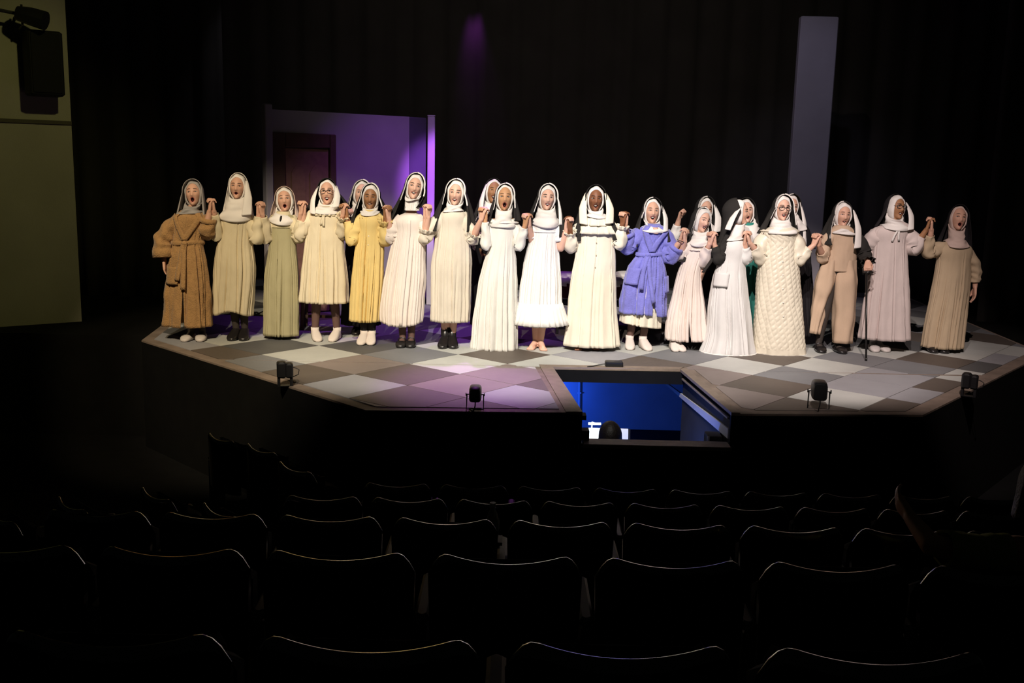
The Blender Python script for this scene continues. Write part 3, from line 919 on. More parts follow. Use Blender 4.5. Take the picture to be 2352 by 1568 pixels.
def make_person(sp):
    rnd = random.Random(sp['seed'])
    Y0 = sp['Y']
    org = Vector((W(sp['x'], 700, Y0).x, Y0, 0.0))
    pr = thing('person', tuple(org), sp['label'], 'person', sp.get('group'))
    L = lambda x, y, dy=0.0: W(x, y, Y0 + dy) - org
    fx, ytop, ychin = sp['head'][:3]
    yaw, rol, pit = [math.radians(a) for a in sp['head'][3:6]]
    mouth = sp.get('mouth', (.019, .012, .5))
    mw, mh, smile = mouth
    jaw = mh * .55
    hs = sp.get('hs', 1.0) * 1.07
    MR = Matrix.Rotation(yaw, 3, 'Z') @ Matrix.Rotation(rol, 3, 'Y') @ Matrix.Rotation(pit, 3, 'X')
    hdy = sp.get('hdy', -.03)
    chin = L(fx, ychin, hdy)
    hc = chin + (MR @ Vector((0, .03, (AZ * .955 + jaw)))) * hs + Vector((0, .05, 0))
    hc.x = chin.x + (MR @ Vector((0, 0, AZ * hs))).x * .6
    HM = Matrix.Translation(hc) @ (MR * hs).to_4x4()
    skin = SK[sp['skin']]; lipm = LIPS[sp['skin']]
    body = MB()
    head_mesh(body, HM, mw, mh, smile, jaw)
    # torso from the shoulder line down
    xl, xr, ysh = sp['sh']
    SL, SR = L(xl, ysh), L(xr, ysh)
    sc = (SL + SR) / 2
    zh = sp.get('hipz', .86)
    feet = sp['feet']
    g0 = sp['wear'][0]
    sh0 = Shape(g0['rows'], Y0, org, g0.get('depth', .72), g0.get('cy', .0), g0.get('bmin', .115))
    pel = Vector((sp.get('pelx', sh0.at(zh)[0] if len(g0['rows']) > 5 else 0), 0.0, zh))
    neck0 = Vector((sc.x * .6 + hc.x * .4, .015, sc.z + .02))
    hb = HM @ Vector((0, .02, -.06))
    body.capsule(neck0, hb, .056, .050)
    mid = sc.lerp(pel, .5)
    tw = max(.55, min(1.0, min(r_[2] for r_ in sh0.L[1:5]) / .155))
    for a, b, r1, r2, w in ((sc + Vector((0, .01, -.06)), mid, .075, .07, .065), (mid, pel, .07, .08, .05)):
        for s in (-1, 1):
            body.capsule(a + Vector((s * w * .8 * tw, 0, 0)), b + Vector((s * w * .7 * tw, 0, 0)), r1 * tw, r2 * tw)
    body.capsule(SL + Vector((.03, .01, -.02)), SR + Vector((-.03, .01, -.02)), .05, .05)
    body.capsule(sc + Vector((0, .01, .0)), neck0, .07, .056)
    # legs and feet
    fts = []
    for i, f in enumerate(feet):
        t = G(f[0], f[1]) - org; t.z = 0
        s = -1 if i == 0 else 1
        fdir = Vector((sin(math.radians(f[2] if len(f) > 2 else s * 10)), -cos(math.radians(f[2] if len(f) > 2 else s * 10)), 0))
        heel = t - fdir * .215
        ank = heel + fdir * .035 + Vector((0, 0, .075))
        hip = pel + Vector((s * .065, .0, 0))
        kn = hip.lerp(ank, .5) + Vector((0, -.02, 0))
        body.capsule(hip, kn, .07, .050); body.capsule(kn, kn.lerp(ank, .35) + Vector((0, .012, 0)), .05, .050); body.capsule(kn.lerp(ank, .35) + Vector((0, .012, 0)), ank, .05, .034)
        body.capsule(ank, heel + fdir * .03 + Vector((0, 0, .03)), .034, .028)
        ball_ = heel + fdir * .165 + Vector((0, 0, .026))
        body.capsule(heel + fdir * .03 + Vector((0, 0, .03)), ball_, .027, .026)
        body.capsule(ank + Vector((0, 0, -.01)), ball_ + Vector((0, 0, .004)), .034, .026)
        sd = Vector((-fdir.y, fdir.x, 0))
        for q, (w, l) in enumerate(((-.028, .04), (-.013, .042), (.001, .038), (.014, .032), (.026, .024))):
            ww = w * (-s)
            body.capsule(ball_ + sd * ww * .8 + fdir * -.03 + Vector((0, 0, -.006)), ball_ + sd * ww + fdir * l * .9 + Vector((0, 0, -.014)), .017, .0125 if q else .0125, 8)
        if f[3:] and f[3] == 'bare':
            pass
        fts.append((heel, fdir, ank, sd, s))
    # arms
    arms = []
    for key, S in (('l', SL), ('r', SR)):
        A = sp.get(key)
        if not A: continue
        E = L(*A['el']) if len(A['el']) == 3 else L(A['el'][0], A['el'][1], -.04)
        Hm = A['hand']
        sd = -1 if key == 'l' else 1
        mode = A.get('pose', 'clasp')
        if mode == 'clasp':
            C = W(Hm[0], Hm[1], Hm[2]) - org
            yw = math.radians(Hm[3])
            px_ = Vector((cos(yw) * sd, sin(yw) * sd, 0))       # palm normal: outward to the neighbour
            up = ((C - E).normalized() * .55 + Vector((sd * .0, 0, 1)) * .8).normalized()
            wr = C - up * .075 - px_ * .017
            hand(body, wr, up, px_, -sd, 'clasp', A.get('hs', 1.0), ysh=.0045 * sd)
        elif mode == 'fist':
            C = L(*Hm)
            up = (C - E).normalized(); wr = C - up * .06
            hand(body, wr, up, Vector((-sd, -.6, 0)), sd, 'fist')
        elif mode == 'grip':
            C = L(*Hm); up = Vector((.25 * -sd, -.75, -.62)).normalized(); wr = C - up * .075 + Vector((0, 0, .045))
            hand(body, wr, up, Vector((0, -.3, -1)), -sd, 'grip')
        else:
            C = L(*Hm); up = (C - E).normalized(); wr = C - up * .08
            hand(body, wr, up, Vector((-sd, .1, 0)), -sd, 'relax')
        Sj = S + Vector((-sd * .02, 0, -.025))
        body.capsule(Sj, E, .047, .037); body.capsule(E, E.lerp(wr, .35), .037, .037); body.capsule(E.lerp(wr, .35), wr, .037, .025)
        arms.append((key, Sj, E, wr, A))
    me = bake_voxel(body, .0058, .30, [skin, MOUTH, TIGHT.get(sp.get('legs'), skin), lipm, HAIRD], 'body')
    # zones: mouth, lips, stockings
    Hi = HM.inverted()
    n = len(me.polygons)
    cen = np.empty(n * 3); me.polygons.foreach_get('center', cen); cen = cen.reshape(-1, 3)
    Mi = np.array(Hi)
    loc = cen @ Mi[:3, :3].T + Mi[:3, 3]
    idx = np.zeros(n, dtype=np.int32)
    zm = -.058 - mh * .45
    Zj = np.where(loc[:, 2] < -.05, -.05 + (loc[:, 2] + .05) / (1 + jaw / .064), loc[:, 2])
    e = np.sqrt((loc[:, 0] / mw) ** 2 + ((Zj - zm - smile * .010 * (loc[:, 0] / mw) ** 2) / mh) ** 2)
    fr = loc[:, 1] < -.03
    idx[fr & (e < 1.42) & (np.abs(loc[:, 2] - zm) < .05)] = 3
    idx[fr & (e < 1.0)] = 1
    if sp.get('legs'):
        lo = cen[:, 2] < zh + .05
        for key, Sj, E, wr, A in arms:
            e_, w_ = np.array(E), np.array(wr)
            d_ = (w_ - e_); tt = np.clip(((cen - e_) @ d_) / (d_ @ d_), 0, 2.2)
            lo &= np.linalg.norm(cen - (e_ + tt[:, None] * d_), axis=1) > .085
        idx[lo] = 2
    me.polygons.foreach_set('material_index', idx)
    ob = bpy.data.objects.new('body', me); link(ob, pr)
    # eyes, brows, teeth
    sq = sp.get('eye', .0062)
    if not sp.get('noface'):
        for s in (-1, 1):
            X, Z = s * .0305, .009
            y = face_y(X, Z, mw, mh, smile)
            m = MB(); m.ball(HM @ Vector((X, y + .0045, Z)), (.0145 * hs, .0085 * hs, sq * hs), MR, 14, 8); eo = m.obj('eye', EYEW, pr, True)
            m = MB(); m.ball(HM @ Vector((X, y - .0022, Z)), (.0062 * hs, .0035 * hs, min(.0062, sq * .95) * hs), MR, 10, 6); m.obj('iris', EYED, eo, True)
            m = MB(); pts = []
            for k in range(7):
                u = k / 6; xx = X + s * (-.0155 + .031 * u); zz = Z + sq * .95 * sin(PI * u) ** .8 - .0005 + .001 * u
                pts.append(HM @ Vector((xx, face_y(xx, zz, mw, mh, smile) - .0012, zz)))
            m.tube(pts, .0021 * hs, 6); m.obj('eyelid', BROW, eo, True)
            m = MB(); pts = []
            for k in range(7):
                u = k / 6; xx = s * (.013 + .036 * u); zz = .0275 + .007 * sin(PI * (.25 + .6 * u)) + (.003 if mh > .011 else 0)
                pts.append(HM @ Vector((xx, face_y(xx, zz, mw, mh, smile) - .0005, zz)))
            m.tube(pts, [.0018 * hs, .003 * hs, .0033 * hs, .0032 * hs, .0028 * hs, .002 * hs, .001 * hs], 6); m.obj('eyebrow', BROW, pr, True)
        if smile > .35:
            m = MB(); rows = []
            for i in range(3):
                row = []
                for k in range(9):
                    u = -1 + 2 * k / 8
                    xx = mw * .80 * u
                    ztop = zm + smile * .010 * (.8 * u) ** 2 + mh * (.97 - .25 * u * u)
                    zz = ztop - i * min(.0052, mh * .42)
                    zz = zz - jaw * max(0, (-.05 - zz)) / .064
                    row.append(HM @ Vector((xx, face_y(0, -.05, .001, .001, 0) + .012 + .006 * u * u + .001 * i, zz)))
                rows.append(row)
            m.loft(rows, closed=False); o = m.obj('teeth', TEETH, pr, True); o.modifiers.new('t', 'SOLIDIFY').thickness = .003
    if sp.get('glasses'):
        gm = MB()
        for s in (-1, 1):
            pts = []
            for k in range(17):
                a = 2 * PI * k / 16
                ca, sa = cos(a), sin(a)
                pts.append(HM @ Vector((s * .033 + .026 * math.copysign(abs(ca) ** .7, ca), -.098 + .006 * abs(s * .033 + .026 * ca) / .06, .006 + .0185 * math.copysign(abs(sa) ** .8, sa))))
            gm.tube(pts, .0028, 6, caps=False)
            gm.tube([HM @ Vector((s * .058, -.090, .012)), HM @ Vector((s * .074, -.04, .014))], .002, 6)
        gm.tube([HM @ Vector((-.008, -.100, .010)), HM @ Vector((0, -.103, .012)), HM @ Vector((.008, -.100, .010))], .0026, 6)
        gm.obj('glasses', GLASS, pr, True)
    # ---- footwear
    for i, (heel, fdir, ank, sd, s) in enumerate(fts):
        kind = feet[i][3] if len(feet[i]) > 3 else None
        if not kind or kind == 'bare': continue
        fm = {'sock': SOCK, 'sockg': SOCKG, 'boot': SHOEB, 'shoe': SHOEB, 'mary': SHOEB, 'white': SHOEW, 'dark': SHOEB}[kind]
        m = MB(); rings = []
        ex = .006 if kind.startswith('sock') else .009
        prof = [(-.006, .010, .012, .045), (.0, .030, .0, .062), (.04, .038, .0, .112), (.085, .040, .0, .100), (.125, .044, .0, .078), (.165, .047, .0, .058), (.20, .042, .0, .042), (.225, .028, .0, .026), (.238, .010, .004, .016)]
        for (l, w, zb, zt) in prof:
            c = heel + fdir * l
            if kind in ('mary', 'white'): zt = min(zt, .052 if l < .06 else (.030 if l < .165 else zt))
            ring = []
            for k in range(14):
                a = 2 * PI * k / 14
                ca, sa = cos(a), sin(a)
                ww = (w + ex) * math.copysign(abs(ca) ** .75, ca)
                zz = zb + .001 + (zt + ex - zb) * (.5 + .5 * math.copysign(abs(sa) ** .7, sa))
                ring.append(c + sd * ww + Vector((0, 0, zz)))
            rings.append(ring)
        m.loft(rings, cap0=True, cap1=True)
        if kind.startswith('sock') or kind in ('boot', 'dark'):
            hgt = .13 if kind.startswith('sock') else (.20 if kind == 'boot' else .10)
            top = ank + Vector((0, .002, hgt - .075))
            m.tube([ank + Vector((0, 0, -.03)), ank + Vector((0, 0, .0)), top], [.040, .040 + ex * .3, .041 + ex * .5], 14)
        fo = m.obj({'sock': 'sock', 'sockg': 'sock', 'boot': 'boot'}.get(kind, 'shoe'), fm, pr, True)
        if kind == 'mary':
            m = MB(); c = heel + fdir * .085 + Vector((0, 0, .03))
            m.tube([c + sd * .045, c + sd * .036 + Vector((0, 0, .045)), c + Vector((0, 0, .058)), c - sd * .036 + Vector((0, 0, .045)), c - sd * .045], .006, 6); m.obj('strap', SHOEB, fo, True)
    # ---- coif (white wimple round the face)
    co = sp.get('coif', {})
    if co is not None:
        cm = co.get('mat', WHITEC)
        m = MB(); rows = []
        na = 52
        tops, sides, bots = co.get('open', (50, 50, 66)); sides += 10; tops += 5; bots += 12
        prof = [(0, .985), (0, 1.02), (2.5, 1.05), (7, 1.075), (16, 1.08), (30, 1.08), (48, 1.08), (68, 1.08), (95, 1.08), (120, 1.08)]
        for (dp, scl) in prof:
            row = []
            for k in range(na):
                a = 2 * PI * k / na
                sa, ca = sin(a), cos(a)
                ph0 = tops * max(0, sa) ** 2 + bots * max(0, -sa) ** 2 + sides * ca * ca
                ph = math.radians(min(176, ph0 + dp * (180 - ph0) / 125))
                dv = Vector((sin(ph) * ca, -cos(ph), sin(ph) * sa))
                zz = AZ * dv.z * (1 if dv.z > 0 else 1 + (jaw + .006) / AZ)
                q = Vector((AX * dv.x * scl * 1.06, AY * dv.y * scl * 1.0, zz * scl))
                q += dv * (.003 * sin(a * 7 + sp['seed']) * (1 if dp > 5 else .2))
                row.append(HM @ q)
            rows.append(row)
        m.loft(rows)
        hood = m.obj('coif', cm, pr, True)
        hood.modifiers.new('t', 'SOLIDIFY').thickness = .004
        bib = co.get('bib', .13)
        # the wimple under the chin, lying over the neck and chest
        m = MB(); rows = []
        T0 = HM @ Vector((0, .004, -.050 - jaw * .4))
        zn = sh0.L[0][0] + g0.get('collar', .035) * .6
        nk = Vector((neck0.x, -.004, min(zn + .012, T0.z - .088 - jaw * .6)))
        if bib == 0: nk = Vector((neck0.x * .6 + hc.x * .4, -.004, T0.z - .075))
        nr = 8
        for i in range(nr):
            u = i / (nr - 1)
            c = T0.lerp(nk, u)
            rx = (.083 + (co.get('bw', .10) * .86 - .083) * u ** 1.2) if bib > .05 else .083 - .012 * u
            ry = .090 + .004 * u
            if u > .6: ry = max(ry, sh0.at(c.z)[2] + .012)
            row = []
            for k in range(56):
                a = 2 * PI * k / 56
                fold = .030 * sin(2 * a - u * 7 + sp['seed'] * 2.1) + .028 * sin(3 * a + u * 9 + sp['seed']) + .018 * sin(5 * a - u * 12 + sp['seed'] * .7)
                f = 1 + fold * sin(PI * min(1, u * .8 + .12))
                dz = -.010 * cos(a) * sin(PI * u) + .010 * sin(2 * a + sp['seed']) * u - (.062 + .75 * jaw) * max(0, cos(a)) ** .6 * (1 - u) ** 1.3
                row.append(c + Vector((rx * f * sin(a), -ry * f * cos(a), dz)))
            rows.append(row)
        if bib > .02:
            nb = 9
            base = rows[-1]
            for i in range(1, nb + 1):
                u = i / nb
                row = []
                for k in range(56):
                    a = 2 * PI * k / 56
                    ln = bib * (.42 + .58 * max(0, cos(a)) ** .8)
                    z = base[k].z - ln * u
                    q = sh0.pt(a, z, .016 + .006 * sin(4 * a + u * 5 + sp['seed']))
                    hw = co.get('bw', .10) + .03 * u
                    # keep it narrower than the shoulders, hugging the chest
                    x = base[k].x + (max(-hw, min(hw, q.x - nk.x)) + nk.x - base[k].x) * min(1, u * 1.6)
                    y = min(base[k].y, q.y - .004) if cos(a) > 0 else base[k].y + (q.y - base[k].y) * u
                    row.append(Vector((x, y, z)))
                rows.append(row)
        m.loft(rows)
        o = m.obj('wimple', cm, pr, True); o.modifiers.new('t', 'SOLIDIFY').thickness = .004
    # ---- veil
    ve = sp.get('veil')
    if ve:
        vm = ve.get('mat', BLACKC)
        th0, th1, th2 = [math.radians(a) for a in ve.get('th', (88, 64, 38))]
        wv, dv_ = ve.get('w', .20) * 1.12, ve.get('d', .15) + .02
        hl, hr_ = ve.get('hem', (.38, .38))
        lift = ve.get('lift', 1.15)
        nv_, nc = 34, 61
        ys = ve.get('yshift', -.042); bk_ = 1.05 if ys > 0 else 1.48
        def vp(v, cc, off=0.0):
            """v down from the crown, cc -1..1 from one front edge round the back to the other"""
            if v < .30:
                u = v / .30; ph = u * PI / 2
                tho = th0 + (th1 - th0) * u
            else:
                u2 = (v - .30) / .70
                tho = th1 + (th2 - th1) * u2
            th = math.copysign(tho + (PI - tho) * (1 - abs(cc)), cc) if abs(cc) > 1e-9 else PI
            hem = hl if cc < 0 else hr_
            bl = .5 + .5 * max(-1, min(1, cc * 2.2)); hem = hl + (hr_ - hl) * bl
            ex, ey, ez = AX * lift + .012 + off, AY * lift + .006 + off, AZ * 1.09 + .008 + off
            if v < .30:
                p = HM @ Vector((ex * sin(ph) * sin(th), ys - ey * sin(ph) * cos(th) * (.9 if cos(th) > 0 else bk_), ez * cos(ph) + .006))
            else:
                a0 = HM @ Vector((ex * sin(th), ys - ey * cos(th) * (.9 if cos(th) > 0 else bk_), .006))
                fall = u2
                flare = fall ** ve.get('flare', .85)
                cx = hc.x + (sc.x - hc.x) * flare + ve.get('dx', 0) * flare
                bt = Vector((cx + (wv + off) * sin(th), (.01 + ve.get('ydrop', 0)) - (dv_ + off) * cos(th), hc.z - hem))
                p = Vector((a0.x + (bt.x - a0.x) * flare, a0.y + (bt.y - a0.y) * flare, a0.z + (bt.z - a0.z) * fall))
                am = .016 * fall
                w_ = sin(th * 9 + sp['seed'] + 1.5 * fall) + .6 * sin(th * 15 + sp['seed'] * 1.7)
                p += Vector((sin(th), -cos(th), 0)) * am * w_
            return p
        rows = [[vp(i / nv_ * .995 + .005, -1 + 2 * k / (nc - 1)) for k in range(nc)] for i in range(nv_ + 1)]
        m = MB(); m.loft(rows, closed=False)
        o = m.obj('veil', vm, pr, True); md = o.modifiers.new('t', 'SOLIDIFY'); md.thickness = .005; md.offset = 1
        for bd in ve.get('bands', [('b', .035, .6, None)]):
            side, bw, vend, bm = bd[:4]
            wide = bd[4] if len(bd) > 4 else 1.0
            for s in (-1, 1):
                if side == 'l' and s > 0 or side == 'r' and s < 0: continue
                rows = []
                nb = 26
                for i in range(nb + 1):
                    v = .004 + (vend - .004) * i / nb
                    t = i / nb
                    row = []
                    for k in range(5):
                        cc = s * (1.0 - bw * (1 + (wide - 1) * t) * k / 4 / (.3 + .7 * min(1, v / .3)))
                        p = vp(v, cc, .005)
                        if k == 0: p = p + (vp(v, s, -.004) - p) * 1.0 + Vector((0, -.004, 0))
                        row.append(p)
                    rows.append(row)
                if bw >= .09:        # broad flap: a front-facing panel beside the face
                    rows = []
                    Ld = (hl if s < 0 else hr_) * max(.1, (vend - .25) / .75)
                    tp = HM @ Vector((s * .080, -.040, .062))
                    bt_ = Vector((hc.x + s * .088 + (sc.x - hc.x) * .5, min(-.15, hc.y - .12), hc.z - Ld))
                    for i in range(nb + 1):
                        t = i / nb
                        p = tp.lerp(bt_, t) + Vector((s * .012 * sin(PI * t), -.020 * sin(PI * t), 0))
                        wd_ = bw * .48 * (.25 + .75 * min(1, t * 2.0) ** .7) * (1 + (wide - 1) * t)
                        rows.append([p + Vector((s * wd_ * q, -.012 * sin(PI * q) + .030 * q + .003 * sin(7 * t + q * 3), .010 * t * q)) for q in (0, .12, .3, .5, .7, .88, 1)])
                m = MB(); m.loft(rows, closed=False)
                b = m.obj('veil_band', bm or WHITEC, o, True); b.modifiers.new('t', 'SOLIDIFY').thickness = .004
    # ---- garments
    for gi, g in enumerate(sp['wear']):
        gm = g['mat']
        if g.get('type') == 'legs':
            pc = L(*g['crotch'])
            for q, lg in enumerate(g['legs']):
                pts = [L(x, y, dy) for x, y, hw, dy in lg]; pts = smooth_path(pts, 8)
                rad = [hw * Y0 / FPX for x, y, hw, dy in lg]
                m, _ = sleeve_mesh(pts, rad, sp['seed'] + q, wr=.0075, n=36)
                m.obj('trouser_leg', gm, pr, True)
            continue
        neck = g.get('neck', True)
        sh = Shape(g['rows'], Y0, org, g.get('depth', .72), g.get('cy', .0), g.get('bmin', .115))
        if neck:
            z, cx, a, b = sh.L[0]
            sh.L.insert(0, (z + g.get('collar', .035), neck0.x, .062, .062)); sh.z0 = sh.L[0][0]
        o = thick(dress_mesh(sh, sp['seed'] * 7 + gi, g.get('folds', 11), g.get('amp', .055), open_fn=g.get('open'), hem_fn=g.get('hem'), quilt=g.get('quilt', False), start=g.get('start', .2), grow=g.get('grow', 0), wrinkle=g.get('wr', .004)).obj(g.get('name', 'nightgown'), gm, pr, True))
        Z = lambda y: (W(sp['x'], y, Y0) - org).z
        if g.get('yoke'):          # contrast upper part
            yk, ym = g['yoke']
            m = dress_mesh(sh, sp['seed'] * 7 + gi, g.get('folds', 11), 0.0, z_to=Z(yk), grow=.006, nz=16, wrinkle=.003)
            m.obj('yoke', ym, o, True)
            pts = [sh.pt(2 * PI * k / 40, Z(yk), .008) for k in range(41)]
            m = MB(); m.tube(pts, .005, 6, caps=False); m.obj('yoke_trim', g.get('trim', ym), o, True)
        for (y0_, y1_, nb, rr, dth, bmat) in g.get('buttons', []):
            for k in range(nb):
                z = Z(y0_ + (y1_ - y0_) * k / max(1, nb - 1))
                m = MB(); m.ball(sh.pt(dth, z, .004), (rr, rr * .5, rr), None, 10, 6); m.obj('button', bmat, o, True)
        for (y0_, y1_, hwid, dth) in g.get('placket', []):
            rows = []
            for i in range(25):
                z = Z(y0_) + (Z(y1_) - Z(y0_)) * i / 24
                cxx, a, b = sh.at(z)
                rows.append([sh.pt(dth + q * hwid / a, z, .006 + g.get('amp', .05) * a * .35) for q in (-1, -.5, 0, .5, 1)])
            m = MB(); m.loft(rows, closed=False); po_ = m.obj('placket', g.get('pmat', gm), o, True); po_.modifiers.new('t', 'SOLIDIFY').thickness = .004
        for (yb, hh_, bm_, tails) in g.get('belt', []):
            rows = []
            zc = Z(yb)
            for dz, of in ((hh_, .006), (hh_ * .5, .014), (-hh_ * .5, .014), (-hh_, .006)):
                rows.append([sh.pt(2 * PI * k / 48, zc + dz + .006 * sin(2 * PI * k / 48 * 2), of + .004) for k in range(48)])
            m = MB(); m.loft(rows); bo = m.obj('belt', bm_, o, True)
            kx = tails[0][0]
            m = MB(); m.ball(sh.pt(kx, zc, .022), (.03, .018, .024), None, 12, 8); m.obj('belt_knot', bm_, bo, True)
            for (th_, yend, wid) in tails:
                rows = []
                for i in range(15):
                    t = i / 14; z = zc + (Z(yend) - zc) * t
                    thh = kx + (th_ - kx) * t ** .6
                    rows.append([sh.pt(thh + q * wid / sh.at(z)[1], z, .016 + .012 * t + .004 * sin(t * 9)) for q in (-1, 0, 1)])
                m = MB(); m.loft(rows, closed=False); b = m.obj('belt_tail', bm_, bo, True); b.modifiers.new('t', 'SOLIDIFY').thickness = .012
        for (yc, hh_, hw_, th_) in g.get('pocket', []):
            rows = []
            for i in range(9):
                z = Z(yc) + hh_ - 2 * hh_ * i / 8
                rows.append([sh.pt(th_ + q * hw_ / sh.at(z)[1], z, .012 + .006 * (1 - q * q) + g.get('amp', .05) * .08) for q in (-1, -.7, -.3, 0, .3, .7, 1)])
            m = MB(); m.loft(rows, closed=False); b = m.obj('pocket', gm, o, True); b.modifiers.new('t', 'SOLIDIFY').thickness = .008
        for (pth, wid, lm) in g.get('strip', []):       # lapels, neck openings: path of (angle, y)
            pts = smooth_path([Vector((a, Z(y), 0)) for a, y in pth], 6)
            rows = [[sh.pt(p.x + q * wid / max(.06, sh.at(p.y)[1]), p.y, .012 + .006 * (1 - abs(q))) for q in (-1, -.4, .4, 1)] for p in pts]
            m = MB(); m.loft(rows, closed=False); b = m.obj('lapel', lm, o, True); b.modifiers.new('t', 'SOLIDIFY').thickness = .008
        for fi, (yf, dep, wav, amp_, fmat) in enumerate(g.get('frill', [])):
            zf = Z(yf)
            m = ruffle(lambda u: (sh.pt(2 * PI * u, zf, .008), Vector((sin(2 * PI * u), -cos(2 * PI * u), 0))), 160, dep, wav, amp_, seed=fi)
            b = m.obj('frill', fmat or gm, o, True); b.modifiers.new('t', 'SOLIDIFY').thickness = .003
        if g.get('collar_round'):
            # round turned-down collar
            rw, cmat = g['collar_round']
            zt = sh.z0 - .012; rows = []
            for i in range(6):
                t = i / 5; z = zt - (rw * .75) * t
                rows.append([sh.pt(2 * PI * k / 60, z - .012 * (1 - abs(cos(PI * k / 60)) ** 2) * 0, .014 + .006 * sin(PI * t)) for k in range(60)])
            m = MB(); m.loft(rows); b = m.obj('collar', cmat, o, True); b.modifiers.new('t', 'SOLIDIFY').thickness = .004
    # ---- sleeves
    for key, Sj, E, wr, A in arms:
        s = A.get('sleeve')
        if not s: continue
        sd = -1 if key == 'l' else 1
        mid1 = Sj.lerp(E, .5) + Vector((sd * .02, 0, 0))
        path = smooth_path([Sj + Vector((-sd * .04, 0, .01)), mid1, E + Vector((0, 0, -.005)), E.lerp(wr, .55), wr + (wr - E).normalized() * .0], 10)
        m, pts = sleeve_mesh(path, s['r'], sp['seed'] + (3 if sd > 0 else 0), s.get('wr', .008), f1=s.get('end', .97), sag=s.get('sag', .012))
        so = m.obj('sleeve', s['mat'], pr, True)
        if s.get('cuff'):
            dep, amp_ = s['cuff']
            tg = (pts[-1] - pts[-3]).normalized(); c = pts[-1]
            a = tg.cross(Vector((0, -1, 0))).normalized(); b = tg.cross(a).normalized(); rr = s['r'][-1]
            m = ruffle(lambda u: (c + (a * cos(2 * PI * u) + b * sin(2 * PI * u)) * rr, a * cos(2 * PI * u) + b * sin(2 * PI * u)), 90, dep, 9, amp_, down=tg, seed=1)
            q = m.obj('cuff_frill', s.get('cmat', s['mat']), so, True); q.modifiers.new('t', 'SOLIDIFY').thickness = .003
        if s.get('turn'):
            tg = (pts[-1] - pts[-3]).normalized(); c = pts[-1]; rr = s['r'][-1]
            m = MB(); m.tube([c - tg * s['turn'], c - tg * s['turn'] * .9, c - tg * .004, c], [rr * 1.02, rr + .010, rr + .012, rr * .9], 20, caps=False); m.obj('cuff', s['mat'], so, True)
    return pr, org, HM
CL = {n: cloth(n, c) for n, c in {
    'wheat': (.68, .59, .40), 'olive': (.40, .36, .21), 'ivory_short': (.74, .65, .47), 'butter': (.78, .60, .25), 'rosewhite': (.80, .71, .64), 'oat': (.70, .63, .52),
    'snow': (.80, .78, .73), 'brightwhite': (.84, .83, .80), 'ivory': (.82, .76, .62), 'blush': (.76, .66, .60), 'chalk': (.70, .69, .67), 'sand': (.56, .41, .29), 'dusk': (.62, .53, .50),
    'khaki': (.50, .39, .26), 'teal': (.04, .22, .18), 'nightblack': (.02, .018, .02), 'pinkveil': (.62, .48, .42), 'greyveil': (.34, .32, .31)}.items()}
TERRY = mat('terry_tan', (.40, .23, .095), .95, .1, bump=.8, bscale=90, var=.25, vscale=30, sheen=.2)
PLUSH = mat('plush_blue', (.20, .20, .60), .9, .15, bump=.5, bscale=60, var=.30, vscale=10, sheen=.4)
PLUSHC = mat('plush_lilac', (.45, .40, .72), .9, .15, bump=.5, bscale=60)
SATIN = mat('quilted_satin', (.72, .66, .53), .42, .5, bump=.12, bscale=50, var=.06)
BUT = mat('button_pearl', (.75, .7, .62), .3, .5)
BUTD = mat('button_tan', (.45, .36, .25), .4, .5)
GR = 'nuns in the curtain call line'
FT = {1: (440, 786), 2: (545, 784), 3: (645, 782), 4: (747, 786), 5: (840, 793), 6: (930, 798), 7: (1028, 801), 8: (1138, 806), 9: (1236, 806), 10: (1350, 807), 11: (1468, 805), 12: (1562, 807), 13: (1680, 818), 14: (1790, 818), 15: (1913, 812), 16: (2023, 810), 17: (2156, 812)}
YP_ = {k: G(*v).y + .15 for k, v in FT.items()}
YP_[13] += .1; YP_[14] += .1
def CP(i, j, x, y, yaw):
    return (x, y, (YP_[i] + YP_[j]) / 2 - .13, yaw)
C = {(1, 2): CP(1, 2, 486, 468, 25), (2, 3): CP(2, 3, 598, 476, -25), (3, 4): CP(3, 4, 695, 474, 40), (4, 5): CP(4, 5, 791, 480, 35), (5, 6): CP(5, 6, 889, 484, -30), (6, 7): CP(6, 7, 981, 482, -35),
     (7, 8): CP(7, 8, 1111, 488, 40), (8, 9): CP(8, 9, 1211, 502, 35), (9, 10): CP(9, 10, 1306, 510, -40), (10, 11): CP(10, 11, 1434, 498, 40), (11, 12): CP(11, 12, 1571, 537, -30), (12, 13): CP(12, 13, 1636, 544, 30),
     (13, 14): CP(13, 14, 1716, 543, -25), (14, 15): CP(14, 15, 1877, 547, 30), (16, 17): CP(16, 17, 2137, 511, -20)}
def arm(el, hand_, r=None, m=None, end=.97, pose='clasp', cuff=None, turn=None, sag=.012, wr=.008):
    d = {'el': el, 'hand': hand_, 'pose': pose}
    if r: d['sleeve'] = {'r': r, 'mat': m, 'end': end, 'cuff': cuff, 'turn': turn, 'sag': sag, 'wr': wr}
    return d
P = []
def add(i, **k):
    k.setdefault('seed', i); k.setdefault('group', GR)
    if i in YP_: k.setdefault('Y', YP_[i])
    P.append(k)

